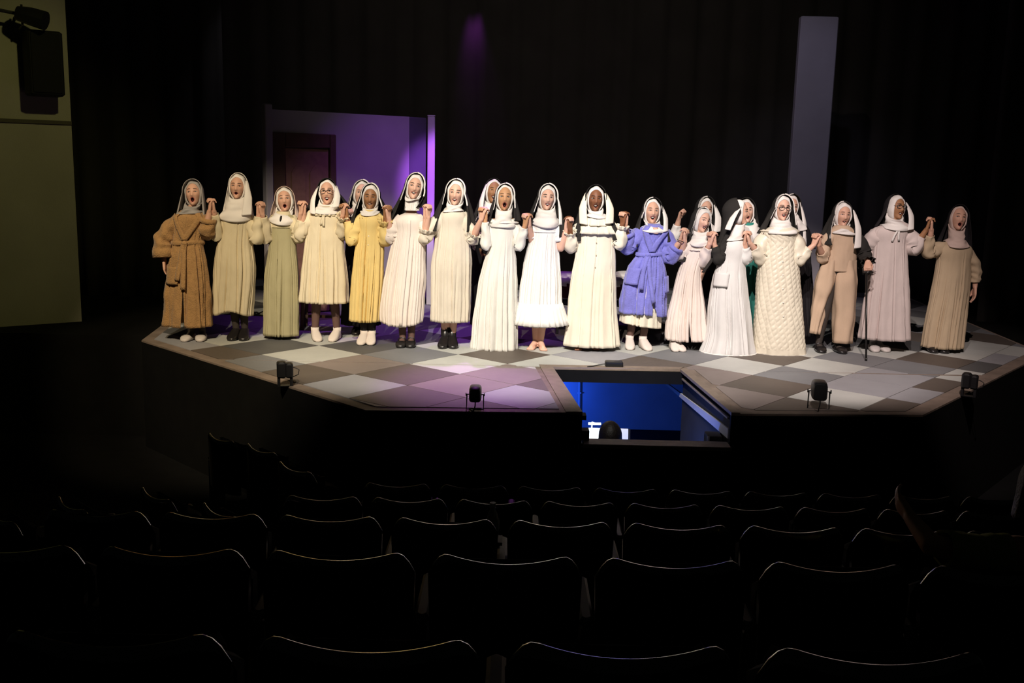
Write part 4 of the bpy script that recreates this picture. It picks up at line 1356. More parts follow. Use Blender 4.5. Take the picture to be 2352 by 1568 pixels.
RS = [.080, .072, .066, .056, .044]         # plain sleeve
RP = [.085, .088, .082, .064, .042]         # fuller sleeve
add(1, x=437, label='person in a belted tan towelling robe and pale slippers, first of the singing row', skin='fair', head=(440, 412, 473, 6, -4, -12), mouth=(.016, .017, .1), legs='dark',
    sh=(402, 470, 500), feet=[(423, 785, -6, 'white'), (459, 785, 8, 'white')], coif={'bib': .05, 'mat': CL['greyveil'], 'open': (52, 50, 62)},
    veil={'mat': CL['greyveil'], 'hem': (.30, .30), 'w': .13, 'd': .13, 'th': (80, 66, 70), 'bands': []},
    wear=[{'name': 'bathrobe', 'mat': TERRY, 'rows': [(488, 416, 462), (499, 398, 478), (520, 397, 474), (555, 397, 466), (600, 388, 474), (680, 380, 483), (747, 374, 487)], 'folds': 7, 'amp': .05, 'wr': .010,
           'open': lambda t: (0, .0) if t < .62 else (.02, .10 * (t - .62) / .38), 'belt': [(556, .022, TERRY, [(.05, 660, .022), (-.2, 640, .022)])],
           'strip': [([(-.9, 484), (-.42, 520), (.05, 550)], .028, TERRY), ([(.9, 484), (.42, 520), (-.02, 550)], .030, TERRY)], 'pocket': [(630, .09, .075, -.55)]}],
    l=arm((374, 555, -.02), (378, 618, -.06), [.085, .09, .095, .10, .10], TERRY, .90, 'relax', turn=.09, sag=0, wr=.014), r=arm((474, 528, -.05), C[1, 2], [.085, .092, .09, .085, .075], TERRY, .80, turn=.05, wr=.012))
add(2, x=540, label='person in a wheat-coloured gown with uneven hem, white hood and a square white flap', skin='fair', head=(541, 409, 457, 4, 2, -4), mouth=(.017, .009, .2), legs='dark',
    sh=(512, 576, 500), feet=[(530, 783, -4, 'dark'), (558, 783, 8, 'dark')], coif={'bib': .16, 'bw': .13, 'open': (50, 50, 62)},
    veil={'mat': WHITEC, 'hem': (.26, .30), 'w': .13, 'd': .12, 'th': (70, 92, 100), 'lift': 1.12, 'yshift': .012, 'bands': [('r', .10, .95, WHITEC, 2.0)]},
    wear=[{'mat': CL['wheat'], 'rows': [(482, 520, 564), (496, 505, 582), (530, 506, 580), (560, 501, 580), (620, 494, 586), (700, 492, 581), (722, 492, 579)], 'folds': 8, 'amp': .06,
           'hem': lambda th: .05 * max(0, cos(th)) ** 4 - .01 * abs(sin(th))}],
    l=arm((499, 536, -.06), C[1, 2], RP, CL['wheat'], .93), r=arm((588, 546, -.06), C[2, 3], RP, CL['wheat'], .95))
add(3, x=648, label='person in a floor-length olive gown with pale yoke and pinkish veil', skin='fair', head=(651, 430, 487, 10, -4, -10), mouth=(.015, .014, .15), legs='dark',
    sh=(624, 678, 503), feet=[(634, 776, -4, 'dark'), (660, 776, 8, 'dark')], coif={'bib': .10, 'bw': .11, 'open': (46, 50, 64)},
    veil={'mat': CL['pinkveil'], 'hem': (.22, .22), 'w': .13, 'd': .13, 'th': (78, 84, 95), 'yshift': .008, 'bands': []},
    wear=[{'mat': CL['olive'], 'rows': [(493, 632, 670), (501, 620, 682), (522, 622, 677), (560, 619, 680), (640, 609, 686), (769, 605, 687)], 'folds': 6, 'amp': .035, 'yoke': (521, CL['wheat']), 'trim': CL['olive'],
           'strip': [([(.02, 495), (.02, 512)], .006, BLACKC)]}],
    l=arm((612, 541, -.06), C[2, 3], RP, CL['wheat'], .97), r=arm((686, 540, -.06), C[3, 4], RP, CL['wheat'], .86))
add(4, x=746, label='person with glasses in a short cream gown, bare shins and white socks', skin='fair', head=(750, 417, 470, 2, -3, -6), mouth=(.019, .012, .6), glasses=True, legs='brown',
    sh=(716, 782, 486), feet=[(731, 785, 22, 'sock'), (762, 785, -8, 'sock')], coif={'bib': .06, 'bw': .10, 'open': (58, 52, 62)},
    veil={'mat': BLACKC, 'hem': (.24, .16), 'w': .21, 'd': .13, 'th': (84, 80, 84), 'bands': [('b', .10, .92, None, 1.3)]},
    wear=[{'mat': CL['ivory_short'], 'rows': [(481, 724, 774), (489, 711, 788), (520, 706, 787), (560, 702, 790), (620, 695, 798), (693, 688, 804)], 'folds': 7, 'amp': .05, 'frill': [(484, .045, 22, .008, None)],
           'strip': [([(.0, 490), (.06, 518)], .008, CL['ivory_short']), ([(.0, 490), (-.08, 514)], .008, CL['ivory_short'])]}],
    l=arm((690, 538, -.06), C[3, 4], RP, CL['ivory_short'], .80), r=arm((786, 530, -.06), C[4, 5], RP, CL['ivory_short'], .92, cuff=(.05, .012)))
add(5, x=840, label='smiling person in a butter-yellow gown with black veil, black trousers and white socks', skin='brown', head=(848, 428, 481, 4, 3, 2), mouth=(.022, .006, 1.0), eye=.0042, legs='black',
    sh=(826, 876, 497), feet=[(828, 793, -4, 'sock'), (851, 793, 4, 'sock')], coif={'bib': .03, 'bw': .08, 'open': (44, 48, 66)},
    veil={'hem': (.42, .30), 'w': .21, 'd': .15, 'dx': -.02, 'th': (80, 62, 46), 'bands': [('b', .022, .5, None)]},
    wear=[{'mat': CL['butter'], 'rows': [(489, 832, 868), (497, 824, 880), (530, 821, 881), (580, 815, 882), (650, 808, 880), (737, 804, 874)], 'folds': 10, 'amp': .075, 'buttons': [(500, 560, 4, .006, .0, BUT)], 'frill': [(491, .04, 20, .010, None)]}],
    l=arm((808, 548, -.05), C[4, 5], RP, CL['butter'], .88), r=arm((884, 548, -.06), C[5, 6], [.085, .092, .09, .07, .045], CL['butter'], .82, cuff=(.07, .014)))
add(6, x=930, label='tall laughing person in a long rose-white shirt gown and black strap shoes', skin='pale', head=(947, 402, 457, 8, 10, -4), mouth=(.020, .008, .9), legs='brown',
    sh=(912, 968, 500), feet=[(919, 799, -2, 'mary'), (942, 799, 2, 'mary')], coif={'bib': .0, 'open': (46, 46, 62)},
    veil={'hem': (.34, .20), 'w': .15, 'd': .14, 'dx': -.05, 'th': (86, 66, 50), 'bands': [('b', .03, .6, None)]},
    wear=[{'mat': CL['rosewhite'], 'rows': [(493, 924, 964), (500, 908, 975), (530, 905, 975), (580, 895, 976), (650, 882, 975), (720, 874, 970), (747, 877, 966)], 'folds': 9, 'amp': .06, 'collar': .015,
           'buttons': [(505, 735, 9, .005, .05, BUT)], 'placket': [(503, 744, .016, .05)], 'hem': lambda th: .04 * abs(sin(th)) ** 2},
          {'name': 'neck_scarf', 'mat': WHITEC, 'rows': [(459, 932, 962), (470, 931, 962), (483, 930, 963)], 'neck': False, 'folds': 5, 'amp': .06, 'bmin': .07, 'depth': 1.0}],
    l=arm((898, 545, -.04), C[5, 6], RP, CL['rosewhite'], .70), r=arm((976, 547, -.06), C[6, 7], [.085, .085, .08, .07, .06], CL['rosewhite'], .56))
add(7, x=1033, label='person in an oat-coloured gown with frayed hem, wide black veil and black boots', skin='pale', head=(1045, 412, 472, -4, 4, 0), mouth=(.018, .009, .6), legs=None,
    sh=(1008, 1070, 495), feet=[(1015, 801, -6, 'boot'), (1041, 801, 8, 'boot')], coif={'bib': .04, 'bw': .07, 'open': (46, 46, 64)},
    veil={'hem': (.38, .38), 'w': .215, 'd': .16, 'th': (88, 62, 36), 'lift': 1.22, 'bands': [('b', .03, .52, None)]},
    wear=[{'mat': CL['oat'], 'rows': [(482, 1022, 1062), (492, 1010, 1072), (520, 1005, 1073), (550, 1000, 1078), (620, 990, 1081), (737, 989, 1077)], 'folds': 8, 'amp': .06}],
    l=arm((975, 548, -.06), C[6, 7], [.085, .085, .08, .066, .05], CL['oat'], .66, cuff=(.05, .012)), r=arm((1084, 548, -.05), C[7, 8], RP, CL['oat'], .60, cuff=(.045, .012)))
add(8, x=1140, label='wide-mouthed singer in a floor-length plain white gown with fitted waist', skin='tan', head=(1158, 430, 484, 2, 2, -6), mouth=(.016, .018, .1), legs='dark',
    sh=(1126, 1184, 508), feet=[(1128, 797, -4, 'dark'), (1150, 797, 8, 'dark')], coif={'bib': .10, 'bw': .095, 'open': (60, 48, 62)},
    veil={'hem': (.27, .22), 'w': .15, 'd': .14, 'th': (94, 62, 46), 'bands': [('b', .03, .62, None)]},
    wear=[{'mat': CL['snow'], 'rows': [(505, 1130, 1184), (510, 1121, 1190), (535, 1124, 1184), (561, 1126, 1181), (600, 1112, 1185), (680, 1096, 1187), (802, 1083, 1188)], 'folds': 12, 'amp': .085, 'start': .30, 'collar': .012, 'frill': [(506, .02, 6, .003, None)]}],
    l=arm((1117, 560, -.07), C[7, 8], [.075, .066, .058, .048, .040], CL['snow'], .97), r=arm((1192, 562, -.07), C[8, 9], [.075, .068, .062, .052, .040], CL['snow'], .96))
add(9, x=1238, label='barefoot person in a bright white sleeveless-looking gown with a buttoned front', skin='pale', head=(1255, 430, 483, 6, 4, -2), mouth=(.019, .008, .8), legs=None,
    sh=(1230, 1276, 505), feet=[(1216, 805, -22, 'bare'), (1250, 807, 12, 'bare')], coif={'bib': .13, 'bw': .12, 'open': (44, 48, 64)},
    veil={'hem': (.34, .38), 'w': .19, 'd': .15, 'th': (88, 62, 42), 'lift': 1.18, 'bands': [('l', .02, .6, None), ('r', .05, .78, None, 1.5)]},
    wear=[{'mat': CL['brightwhite'], 'rows': [(501, 1232, 1276), (507, 1224, 1281), (531, 1222, 1281), (580, 1210, 1284), (650, 1198, 1288), (694, 1193, 1289), (747, 1188, 1291)], 'folds': 13, 'amp': .055, 'yoke': (531, CL['brightwhite']),
           'placket': [(535, 742, .017, .05)], 'buttons': [(540, 735, 12, .005, .05, BUT)], 'frill': [(694, .22, 30, .006, None)]}],
    l=arm((1222, 552, -.02), C[8, 9], [.07, .075, .07], CL['brightwhite'], .40), r=arm((1288, 570, -.05), C[9, 10], [.07, .075, .07], CL['brightwhite'], .36))
add(10, x=1357, label='person in a long ivory gown with scalloped cape collar and broad white side flaps', skin='deep', head=(1367, 425, 486, 2, 2, 0), mouth=(.019, .011, .8), legs=None,
    sh=(1332, 1406, 512), feet=[(1328, 806, -6, 'bare'), (1369, 806, 6, 'bare')], coif={'bib': .03, 'bw': .08, 'open': (50, 50, 64)},
    veil={'hem': (.42, .40), 'w': .225, 'd': .17, 'th': (92, 66, 42), 'lift': 1.24, 'bands': [('b', .15, .70, CL['ivory'], 1.15)]},
    wear=[{'mat': CL['ivory'], 'rows': [(500, 1342, 1396), (510, 1329, 1410), (534, 1327, 1410), (580, 1322, 1412), (650, 1310, 1414), (720, 1303, 1417), (792, 1294, 1425)], 'folds': 7, 'amp': .045, 'depth': .68,
           'frill': [(500, .075, 14, .006, None), (516, .085, 16, .006, None)], 'buttons': [(500, 610, 5, .006, .0, BUTD)]}],
    l=arm((1311, 562, -.05), C[9, 10], [.08, .085, .085, .075, .05], CL['ivory'], .86, cuff=(.035, .008)), r=arm((1422, 556, -.05), C[10, 11], [.08, .085, .085, .075, .05], CL['ivory'], .86, cuff=(.04, .01)))
add(11, x=1475, label='person in a periwinkle blue plush robe tied with a belt over a white skirt', skin='fair', head=(1498, 458, 514, 2, 2, -4), mouth=(.019, .011, .8), legs='brown',
    sh=(1468, 1532, 528), feet=[(1447, 804, -4, 'sock'), (1490, 806, 14, 'sock')], coif={'bib': .05, 'bw': .085, 'open': (52, 48, 64)},
    veil={'hem': (.36, .30), 'w': .19, 'd': .15, 'dx': -.02, 'th': (88, 64, 46), 'bands': [('r', .09, .74, None, 1.2), ('l', .03, .45, None)]},
    wear=[{'name': 'bathrobe', 'mat': PLUSH, 'rows': [(521, 1478, 1524), (529, 1464, 1542), (550, 1463, 1532), (581, 1463, 1522), (620, 1440, 1528), (670, 1428, 1530), (718, 1423, 1529)], 'folds': 6, 'amp': .06, 'wr': .012,
           'open': lambda t: (0, 0) if t < .40 else (-.42 * (t - .4) / .6, .62 * (t - .4) / .6) , 'belt': [(582, .020, PLUSH, [(-.22, 660, .020), (.30, 690, .018)])], 'hem': lambda th: -.035 * (1 if sin(th) > 0 else 0) * abs(sin(th)),
           'strip': [([(-.75, 517), (-.40, 545), (.05, 576)], .030, PLUSH), ([(.75, 517), (.40, 545), (.0, 576)], .030, PLUSH), ([(.0, 521), (.0, 534)], .022, SK['pale'])], 'pocket': [(632, .085, .08, -.75), (650, .085, .07, 1.25)]},
          {'name': 'underskirt', 'mat': CL['ivory'], 'rows': [(590, 1468, 1518), (650, 1436, 1520), (700, 1426, 1519), (750, 1421, 1519)], 'neck': False, 'folds': 8, 'amp': .05, 'grow': -.012, 'hem': lambda th: .02 - .03 * sin(th)}],
    l=arm((1441, 566, -.05), C[10, 11], [.085, .092, .09, .082, .072], PLUSH, .80, turn=.04, wr=.012), r=arm((1538, 586, -.05), C[11, 12], [.085, .092, .09, .085, .072], PLUSH, .82, turn=.04, wr=.012))
add(12, x=1582, label='short laughing person in a blush-white gown split at the front with white socks', skin='pale', head=(1610, 479, 534, 24, 12, 2), mouth=(.019, .008, .9), legs=None, hs=.97,
    sh=(1588, 1630, 556), feet=[(1552, 808, -4, 'sock'), (1569, 808, 26, 'sock')], coif={'bib': .10, 'bw': .095, 'open': (46, 46, 64)}, pelx=.03,
    veil={'hem': (.42, .40), 'w': .16, 'd': .15, 'dx': -.03, 'th': (84, 66, 56), 'yshift': .008, 'bands': [('b', .04, .55, None)]},
    wear=[{'mat': CL['blush'], 'rows': [(549, 1592, 1630), (556, 1583, 1634), (580, 1575, 1624), (620, 1560, 1612), (680, 1545, 1615), (750, 1530, 1624), (780, 1529, 1628)], 'folds': 11, 'amp': .08, 'open': lambda t: (0, 0) if t < .8 else (.06 * (t - .8) / .2, .06 * (t - .8) / .2),
           'buttons': [(560, 600, 4, .005, .0, BUT)], 'frill': [(569, .02, 16, .004, None)]}],
    l=arm((1562, 585, -.02), C[11, 12], RP, CL['blush'], .70), r=arm((1614, 598, -.06), C[12, 13], [.08, .086, .082, .068, .046], CL['blush'], .90))
add(13, x=1680, label='person turned aside to a neighbour in a trailing chalk-white gown and huge black veil', skin='fair', head=(1697, 462, 516, 74, 0, -2), mouth=(.019, .010, .8), legs='dark',
    sh=(1662, 1706, 556), feet=[(1670, 804, 20, 'dark'), (1698, 804, 30, 'dark')], coif={'bib': .05, 'bw': .08, 'open': (48, 50, 62)}, hdy=-.02,
    veil={'hem': (.62, .60), 'w': .17, 'd': .20, 'dx': -.10, 'th': (84, 60, 74), 'lift': 1.24, 'yshift': .02, 'bands': [('l', .10, .46, None, 1.1)]},
    wear=[{'mat': CL['chalk'], 'rows': [(548, 1670, 1704), (557, 1660, 1710), (600, 1650, 1710), (640, 1638, 1713), (700, 1630, 1720), (780, 1622, 1729), (812, 1610, 1735)], 'folds': 6, 'amp': .06, 'depth': .8, 'pocket': [(640, .07, .08, -.7)],
           'frill': [(806, .05, 26, .012, CL['snow'])]}],
    l=arm((1652, 590, -.06), C[12, 13], [.085, .085, .08, .065, .05], BLACKC, .92), r=arm((1712, 590, -.04), C[13, 14], [.075, .08, .08, .07, .05], CL['chalk'], .85))
add(14, x=1790, label='person with glasses in a floor-length quilted satin housecoat with round collar', skin='pale', head=(1798, 462, 507, 6, 2, 0), mouth=(.018, .010, .5), glasses=True, legs='dark',
    sh=(1752, 1826, 535), feet=[(1775, 804, -4, 'dark'), (1806, 804, 8, 'dark')], coif={'bib': .10, 'bw': .12, 'open': (46, 48, 62)},
    veil={'hem': (.26, .58), 'w': .20, 'd': .15, 'dx': .02, 'th': (88, 66, 60), 'bands': [('l', .05, .6, None), ('r', .03, .5, None)]},
    wear=[{'name': 'housecoat', 'mat': SATIN, 'rows': [(523, 1772, 1820), (532, 1746, 1833), (556, 1748, 1829), (590, 1745, 1832), (640, 1740, 1836), (720, 1734, 1843), (815, 1729, 1850)], 'folds': 5, 'amp': .035, 'quilt': True, 'depth': .78,
           'buttons': [(536, 720, 7, .010, .0, BUT)], 'frill': [(808, .04, 24, .010, CL['snow'])], 'collar_round': (.08, SATIN)}],
    l=arm((1747, 588, -.05), C[13, 14], [.10, .10, .09, .075, .055], SATIN, .84), r=arm((1836, 592, -.06), C[14, 15], [.10, .095, .085, .07, .05], SATIN, .84))
add(15, x=1925, label='person in a sand-coloured pyjama jumpsuit leaning on a black walking cane', skin='fair', head=(1938, 460, 522, 2, 4, -2), mouth=(.018, .006, .5), eye=.0045, legs='dark',
    sh=(1902, 1962, 532), feet=[(1888, 811, -4, 'mary'), (1937, 813, 4, 'mary')], coif={'bib': .05, 'bw': .09, 'open': (46, 46, 64)}, pelx=-.02,
    veil={'hem': (.30, .60), 'w': .24, 'd': .16, 'dx': .06, 'th': (86, 62, 42), 'yshift': .008, 'bands': [('l', .03, .85, None), ('r', .13, .66, None, 1.3)]},
    wear=[{'name': 'jumpsuit', 'mat': CL['sand'], 'rows': [(525, 1910, 1958), (534, 1899, 1967), (570, 1901, 1967), (600, 1896, 1966), (622, 1899, 1962)], 'folds': 14, 'amp': .004, 'start': .0, 'depth': .56, 'bmin': .098},
          {'type': 'legs', 'mat': CL['sand'], 'crotch': (1912, 625), 'legs': [[(1910, 596, 19, 0), (1895, 650, 23, 0), (1882, 700, 17, 0), (1871, 766, 11, -.02)], [(1945, 596, 20, 0), (1940, 650, 28, 0), (1938, 720, 25, 0), (1934, 787, 22, -.02)]]}],
    l=arm((1890, 590, -.04), C[14, 15], [.08, .085, .08, .065, .05], CL['sand'], .72), r=arm((1985, 580, -.03), (1992, 622, -.20), [.085, .09, .085, .07, .055], BLACKC, .88, 'grip', cuff=(.04, .010)))
add(16, x=2035, label='person with glasses in a dusky white gown with puffed sleeves and pale shoes', skin='brown', head=(2062, 446, 504, 20, 6, -6), mouth=(.018, .008, .7), glasses=True, legs='grey',
    sh=(2010, 2084, 528), feet=[(2011, 809, -8, 'white'), (2037, 809, 10, 'white')], coif={'bib': .08, 'bw': .10, 'open': (46, 46, 64)},
    veil={'hem': (.20, .30), 'w': .13, 'd': .13, 'th': (84, 84, 92), 'yshift': .008, 'bands': [('r', .12, .8, None, 1.3)], 'mat': CL['nightblack']},
    wear=[{'mat': CL['dusk'], 'rows': [(514, 2040, 2084), (523, 2012, 2089), (560, 2004, 2083), (600, 2000, 2084), (680, 1988, 2087), (777, 1973, 2090)], 'folds': 9, 'amp': .06, 'strip': [([(.1, 520), (-.15, 552)], .006, WHITEC), ([(.1, 520), (.2, 550)], .006, WHITEC)]}],
    l=arm((1996, 575, .02), (2000, 640, .02), [.085, .105, .09, .06, .05], CL['dusk'], .60, 'relax'), r=arm((2100, 568, -.05), C[16, 17], [.085, .11, .105, .08, .05], CL['dusk'], .78))
add(17, x=2168, label='person in a khaki gown standing half in shadow at the dim end of the line', skin='fair', head=(2205, 480, 529, -4, 6, -10), mouth=(.015, .014, .1), legs='dark',
    sh=(2158, 2222, 566), feet=[(2146, 811, -4, 'dark'), (2172, 812, 8, 'dark')], coif={'bib': .08, 'bw': .08, 'open': (62, 52, 58), 'mat': CL['pinkveil']},
    veil={'hem': (.34, .36), 'w': .16, 'd': .14, 'th': (92, 86, 88), 'mat': CL['nightblack'], 'bands': []},
    wear=[{'mat': CL['khaki'], 'rows': [(558, 2172, 2216), (565, 2156, 2227), (600, 2152, 2228), (660, 2143, 2225), (730, 2130, 2218), (797, 2118, 2211)], 'folds': 9, 'amp': .07, 'collar': .05}],
    l=arm((2131, 574, -.05), C[16, 17], [.08, .085, .08, .065, .045], CL['khaki'], .86), r=arm((2241, 620, .0), (2239, 676, -.03), [.075, .07, .065, .055, .05], CL['khaki'], .86, 'relax'))
# second row, half hidden
GB = 'nuns of the second row'
YBK = 10.9
def back(i, x, label, head, sh, rows, m, skin, **k):
    add(i, x=x, label=label, head=head, sh=sh, skin=skin, Y=k.pop('Y', YBK), group=GB, legs='dark', feet=[(x - 12, 770, -4, 'dark'), (x + 12, 770, 6, 'dark')], wear=[{'mat': m, 'rows': rows, 'folds': 8, 'amp': .05}], **k)
back(21, 828, 'person peeping out between the short cream gown and the yellow gown', (826, 415, 470, 10, 6, 0), (803, 852, 495), [(483, 812, 846), (492, 802, 854), (560, 796, 860), (650, 790, 866), (745, 786, 872)], CL['nightblack'], 'pale', mouth=(.018, .007, .8),
     coif={'bib': .12, 'bw': .10, 'open': (52, 46, 64)}, veil={'hem': (.40, .36), 'w': .17, 'd': .15, 'th': (84, 74, 78), 'bands': [('b', .06, .6, None)]},
     l=arm((790, 535, -.02), (798, 490, -.12), RP, CL['oat'], .85, 'fist'))
back(22, 1126, 'laughing person behind the plain white gown with a wide white veil edge', (1130, 413, 466, 10, 8, -6), (1100, 1154, 500), [(487, 1110, 1150), (497, 1098, 1158), (560, 1090, 1160), (650, 1086, 1164), (745, 1082, 1168)], CL['nightblack'], 'brown', mouth=(.020, .010, .9), eye=.004,
     coif={'bib': .13, 'bw': .10, 'open': (54, 48, 64)}, veil={'hem': (.36, .34), 'w': .18, 'd': .15, 'th': (80, 76, 78), 'yshift': .008, 'bands': [('b', .10, .85, None, 1.1)]},
     l=arm((1098, 560, -.02), (1104, 580, -.10), RP, CL['oat'], .80, 'relax'))
back(23, 1606, 'person raising one fist behind the blush-white gown', (1618, 454, 508, 14, 6, -2), (1580, 1640, 535), [(520, 1594, 1636), (530, 1578, 1645), (600, 1572, 1646), (680, 1568, 1650), (765, 1562, 1656)], CL['nightblack'], 'fair', mouth=(.019, .006, .9),
     coif={'bib': .10, 'bw': .10, 'open': (48, 48, 64)}, veil={'hem': (.46, .40), 'w': .19, 'd': .15, 'th': (84, 72, 70), 'bands': [('l', .06, .42, None, 1.3), ('r', .13, .68, None, 1.3)]},
     l=arm((1549, 545, -.05), (1562, 492, -.12), [.08, .085, .08, .066, .045], WHITEC, .84, 'fist'))
back(24, 1716, 'singer in a teal skirt glimpsed behind the turned-away black veil', (1717, 462, 512, 0, -4, -6), (1692, 1742, 530), [(518, 1702, 1734), (526, 1692, 1744), (600, 1694, 1746), (680, 1700, 1744), (768, 1704, 1742)], CL['teal'], 'pale', mouth=(.016, .011, .2),
     coif={'bib': .18, 'bw': .13, 'open': (50, 48, 64)}, veil={'hem': (.2, .2), 'w': .11, 'd': .12, 'th': (92, 88, 96), 'bands': []})
back(25, 1822, 'person mostly hidden behind the quilted housecoat, white veil corner showing', (1815, 453, 502, 10, 6, 0), (1795, 1852, 530), [(515, 1806, 1850), (526, 1794, 1858), (600, 1790, 1862), (680, 1786, 1866), (768, 1782, 1870)], CL['nightblack'], 'fair', mouth=(.018, .005, .6),
     coif={'bib': .10, 'bw': .10, 'open': (50, 48, 64)}, veil={'hem': (.36, .44), 'w': .20, 'd': .15, 'th': (84, 76, 74), 'bands': [('r', .10, .95, None, 1.0), ('l', .05, .5, None)]})

BUILT = {}
for sp in P:
    BUILT[sp['seed']] = make_person(sp)
# walking cane, held at the end of the line
CANE = mat('cane_black', (.012, .011, .010), .35, .5)
ct = W(1990, 630, YP_[15] - .24); cb = G(1989, 828)
cn = thing('walking_cane', (cb.x, cb.y, 0), 'slim black walking cane standing on a grey board', 'cane')
top = ct - Vector((cb.x, cb.y, 0))
m = MB(); m.tube([(0, 0, .012), top], [.010, .011], 10); m.obj('shaft', CANE, cn, True)
m = MB(); m.tube([top, top + Vector((.0, -.002, .018)), top + Vector((.03, 0, .028)), top + Vector((.07, .01, .022))], [.012, .014, .014, .010], 10); m.tube([top + Vector((0, 0, .018)), top + Vector((-.03, -.005, .026))], [.014, .011], 10); m.obj('handle', CANE, cn, True)
m = MB(); m.tube([(0, 0, 0), (0, 0, .03)], [.014, .012], 10); m.obj('rubber_tip', CANE, cn, True)
# thin black band on the robed singer's wrist
_p, _o, _h = BUILT[11]
_c = Vector(W(1563, 553, C[11, 12][2])) - _o
m = MB(); m.tube([_c + Vector((.034 * cos(2 * PI * k / 20), .034 * sin(2 * PI * k / 20), -.012 * cos(2 * PI * k / 20))) for k in range(21)], .004, 6, caps=False)
m.obj('wristband', BLACKC, _p, True)
# ------------------------------------------------------------------ theatre seats
SEATP = mat('seat_shell_black', (0.006, 0.006, 0.006), 0.16, 1.0, var=.2)
SEATP.node_tree.nodes['Principled BSDF'].inputs['Coat Weight'].default_value = 1.0
SEATP.node_tree.nodes['Principled BSDF'].inputs['Coat Roughness'].default_value = 0.12
SEATF = mat('seat_cushion', (0.012, 0.011, 0.012), 0.9, 0.1, bump=.3)
ARMW = mat('seat_arm', (0.15, 0.13, 0.12), 0.5, 0.4, var=.2)
STD = mat('seat_standard_grey', (0.09, 0.085, 0.085), 0.55, 0.4)
def seat_proto():
    """one folding seat; base at the floor, back to the viewer (-y is the viewer's side)"""
    w, H = .235, .86
    parts = {}
    m = MB(); n = 28
    def zt(u):       # top edge: dips in the middle, rounded corners
        a = abs(u)
        z = H - .020 + .020 * min(1, (a / .74)) ** 2
        if a > .74: z -= .075 * ((a - .74) / .26) ** 2.2
        return z
    front, rear = [], []
    rows = []
    zs = [0, .12, .3, .5, .7, .86, .94, .985, 1.0]
    def surf(u, t, side):
        z = .40 + (zt(u) - .40) * t
        y = .05 * (1 - u * u) * -1 + .055 * (1 - t) * -0.6 + (z - .6) * .10 * -1
        th = .016 * (1 - max(0, (t - .94) / .06) ** 2 * .75)
        return Vector((w * u * (1 - .05 * (1 - t)), y + side * th, z))
    for t in zs: rows.append([surf(-1 + 2 * k / n, t, -1) for k in range(n + 1)])
    for t in reversed(zs): rows.append([surf(-1 + 2 * k / n, t, 1) for k in range(n + 1)])
    rows.append(rows[0])
    m.loft(rows, closed=False)
    for e in (0, n):
        N = len(zs); idx = [[surf(-1 + 2 * e / n, t, -1), surf(-1 + 2 * e / n, t, 1)] for t in zs]
        m.loft(idx, closed=False)
    parts['backrest'] = m.mesh('backrest', SEATP, True)
    m = MB(); m.bbox((-.20, .05, .50), (.20, .085, .80), .02); parts['back_pad'] = m.mesh('back_pad', SEATF)
    m = MB(); m.bbox((-.21, .08, .40), (.21, .20, .72), .03); parts['seat_cushion'] = m.mesh('seat_cushion', SEATF)
    m = MB(); m.bbox((-.271, -.02, 0), (-.239, .12, .60), .006); m.bbox((-.285, -.05, 0), (-.225, .18, .03), .008); parts['standard'] = m.mesh('standard', STD)
    m = MB(); m.bbox((-.278, -.02, .60), (-.232, .34, .635), .010); parts['armrest'] = m.mesh('armrest', ARMW)
    return parts
SP_ = seat_proto()
ORD = ['first', 'second', 'third', 'fourth', 'fifth', 'sixth', 'seventh', 'eighth', 'ninth', 'tenth', 'eleventh', 'twelfth']
ROWN = {'nearest': 'row nearest the viewer', 'second': 'second row from the viewer', 'third': 'third row from the viewer', 'fourth': 'fourth row from the viewer', 'fifth': 'row closest to the stage'}
def seat(loc, rz, sx, label, group, armc=1.0, drop=0.0):
    t = thing('theatre_seat', loc, label, 'seat', group, rz)
    t.scale = (sx, 1, 1)
    for nm, me in SP_.items():
        o = bpy.data.objects.new(nm, me); link(o, t)
    return t
for nm, Y, ty, st, _ in ROWS:
    for k in range(len(st) - 1):
        a, b = W(st[k], ty, Y).x, W(st[k + 1], ty, Y).x
        cx, pw_ = (a + b) / 2, (b - a)
        seat((cx, Y, ROWZ[nm]), 0.0, pw_ / .51, f'dark theatre seat, {ORD[k]} from the door side, {ROWN[nm]}', 'theatre seats in straight rows')
# slanting side block of seats
side_pts = [(520, 1062, 7.9), (612, 1092, 7.3), (690, 1140, 6.7), (520, 1165, 5.6), (372, 1128, 6.2), (300, 1200, 5.2), (180, 1150, 5.9), (20, 1175, 5.4)]
LABS = ['beyond the aisle, farthest up by the stage corner', 'beyond the aisle, just behind the farthest one', 'at the aisle end with a brightly lit armrest', 'beyond the aisle, behind the lit armrest', 'with a glinting rounded corner in the slanting block', 'low in the slanting side block', 'deep in the slanting side block by the pale wall', 'at the outer edge of the slanting side block']
for q, (px, py, Y) in enumerate(side_pts):
    p = W(px, py, Y)
    seat((p.x, p.y, p.z - .86 if q not in (0, 1, 2) else p.z - .63), -.75, .95, 'dark theatre seat ' + LABS[q], 'theatre seats in the slanting side block')
m = MB()
for q, (px, py, Y) in enumerate(side_pts):
    p = W(px, py, Y); z = p.z - .86 if q not in (0, 1, 2) else p.z - .63
    m.box((p.x - .5, p.y - .45, -1.6), (p.x + .5, p.y + .45, z - .001 * (q + 1)))
struct(m.obj('floor_side_block', HALLF), 'dark stepped floor under the slanting seats')

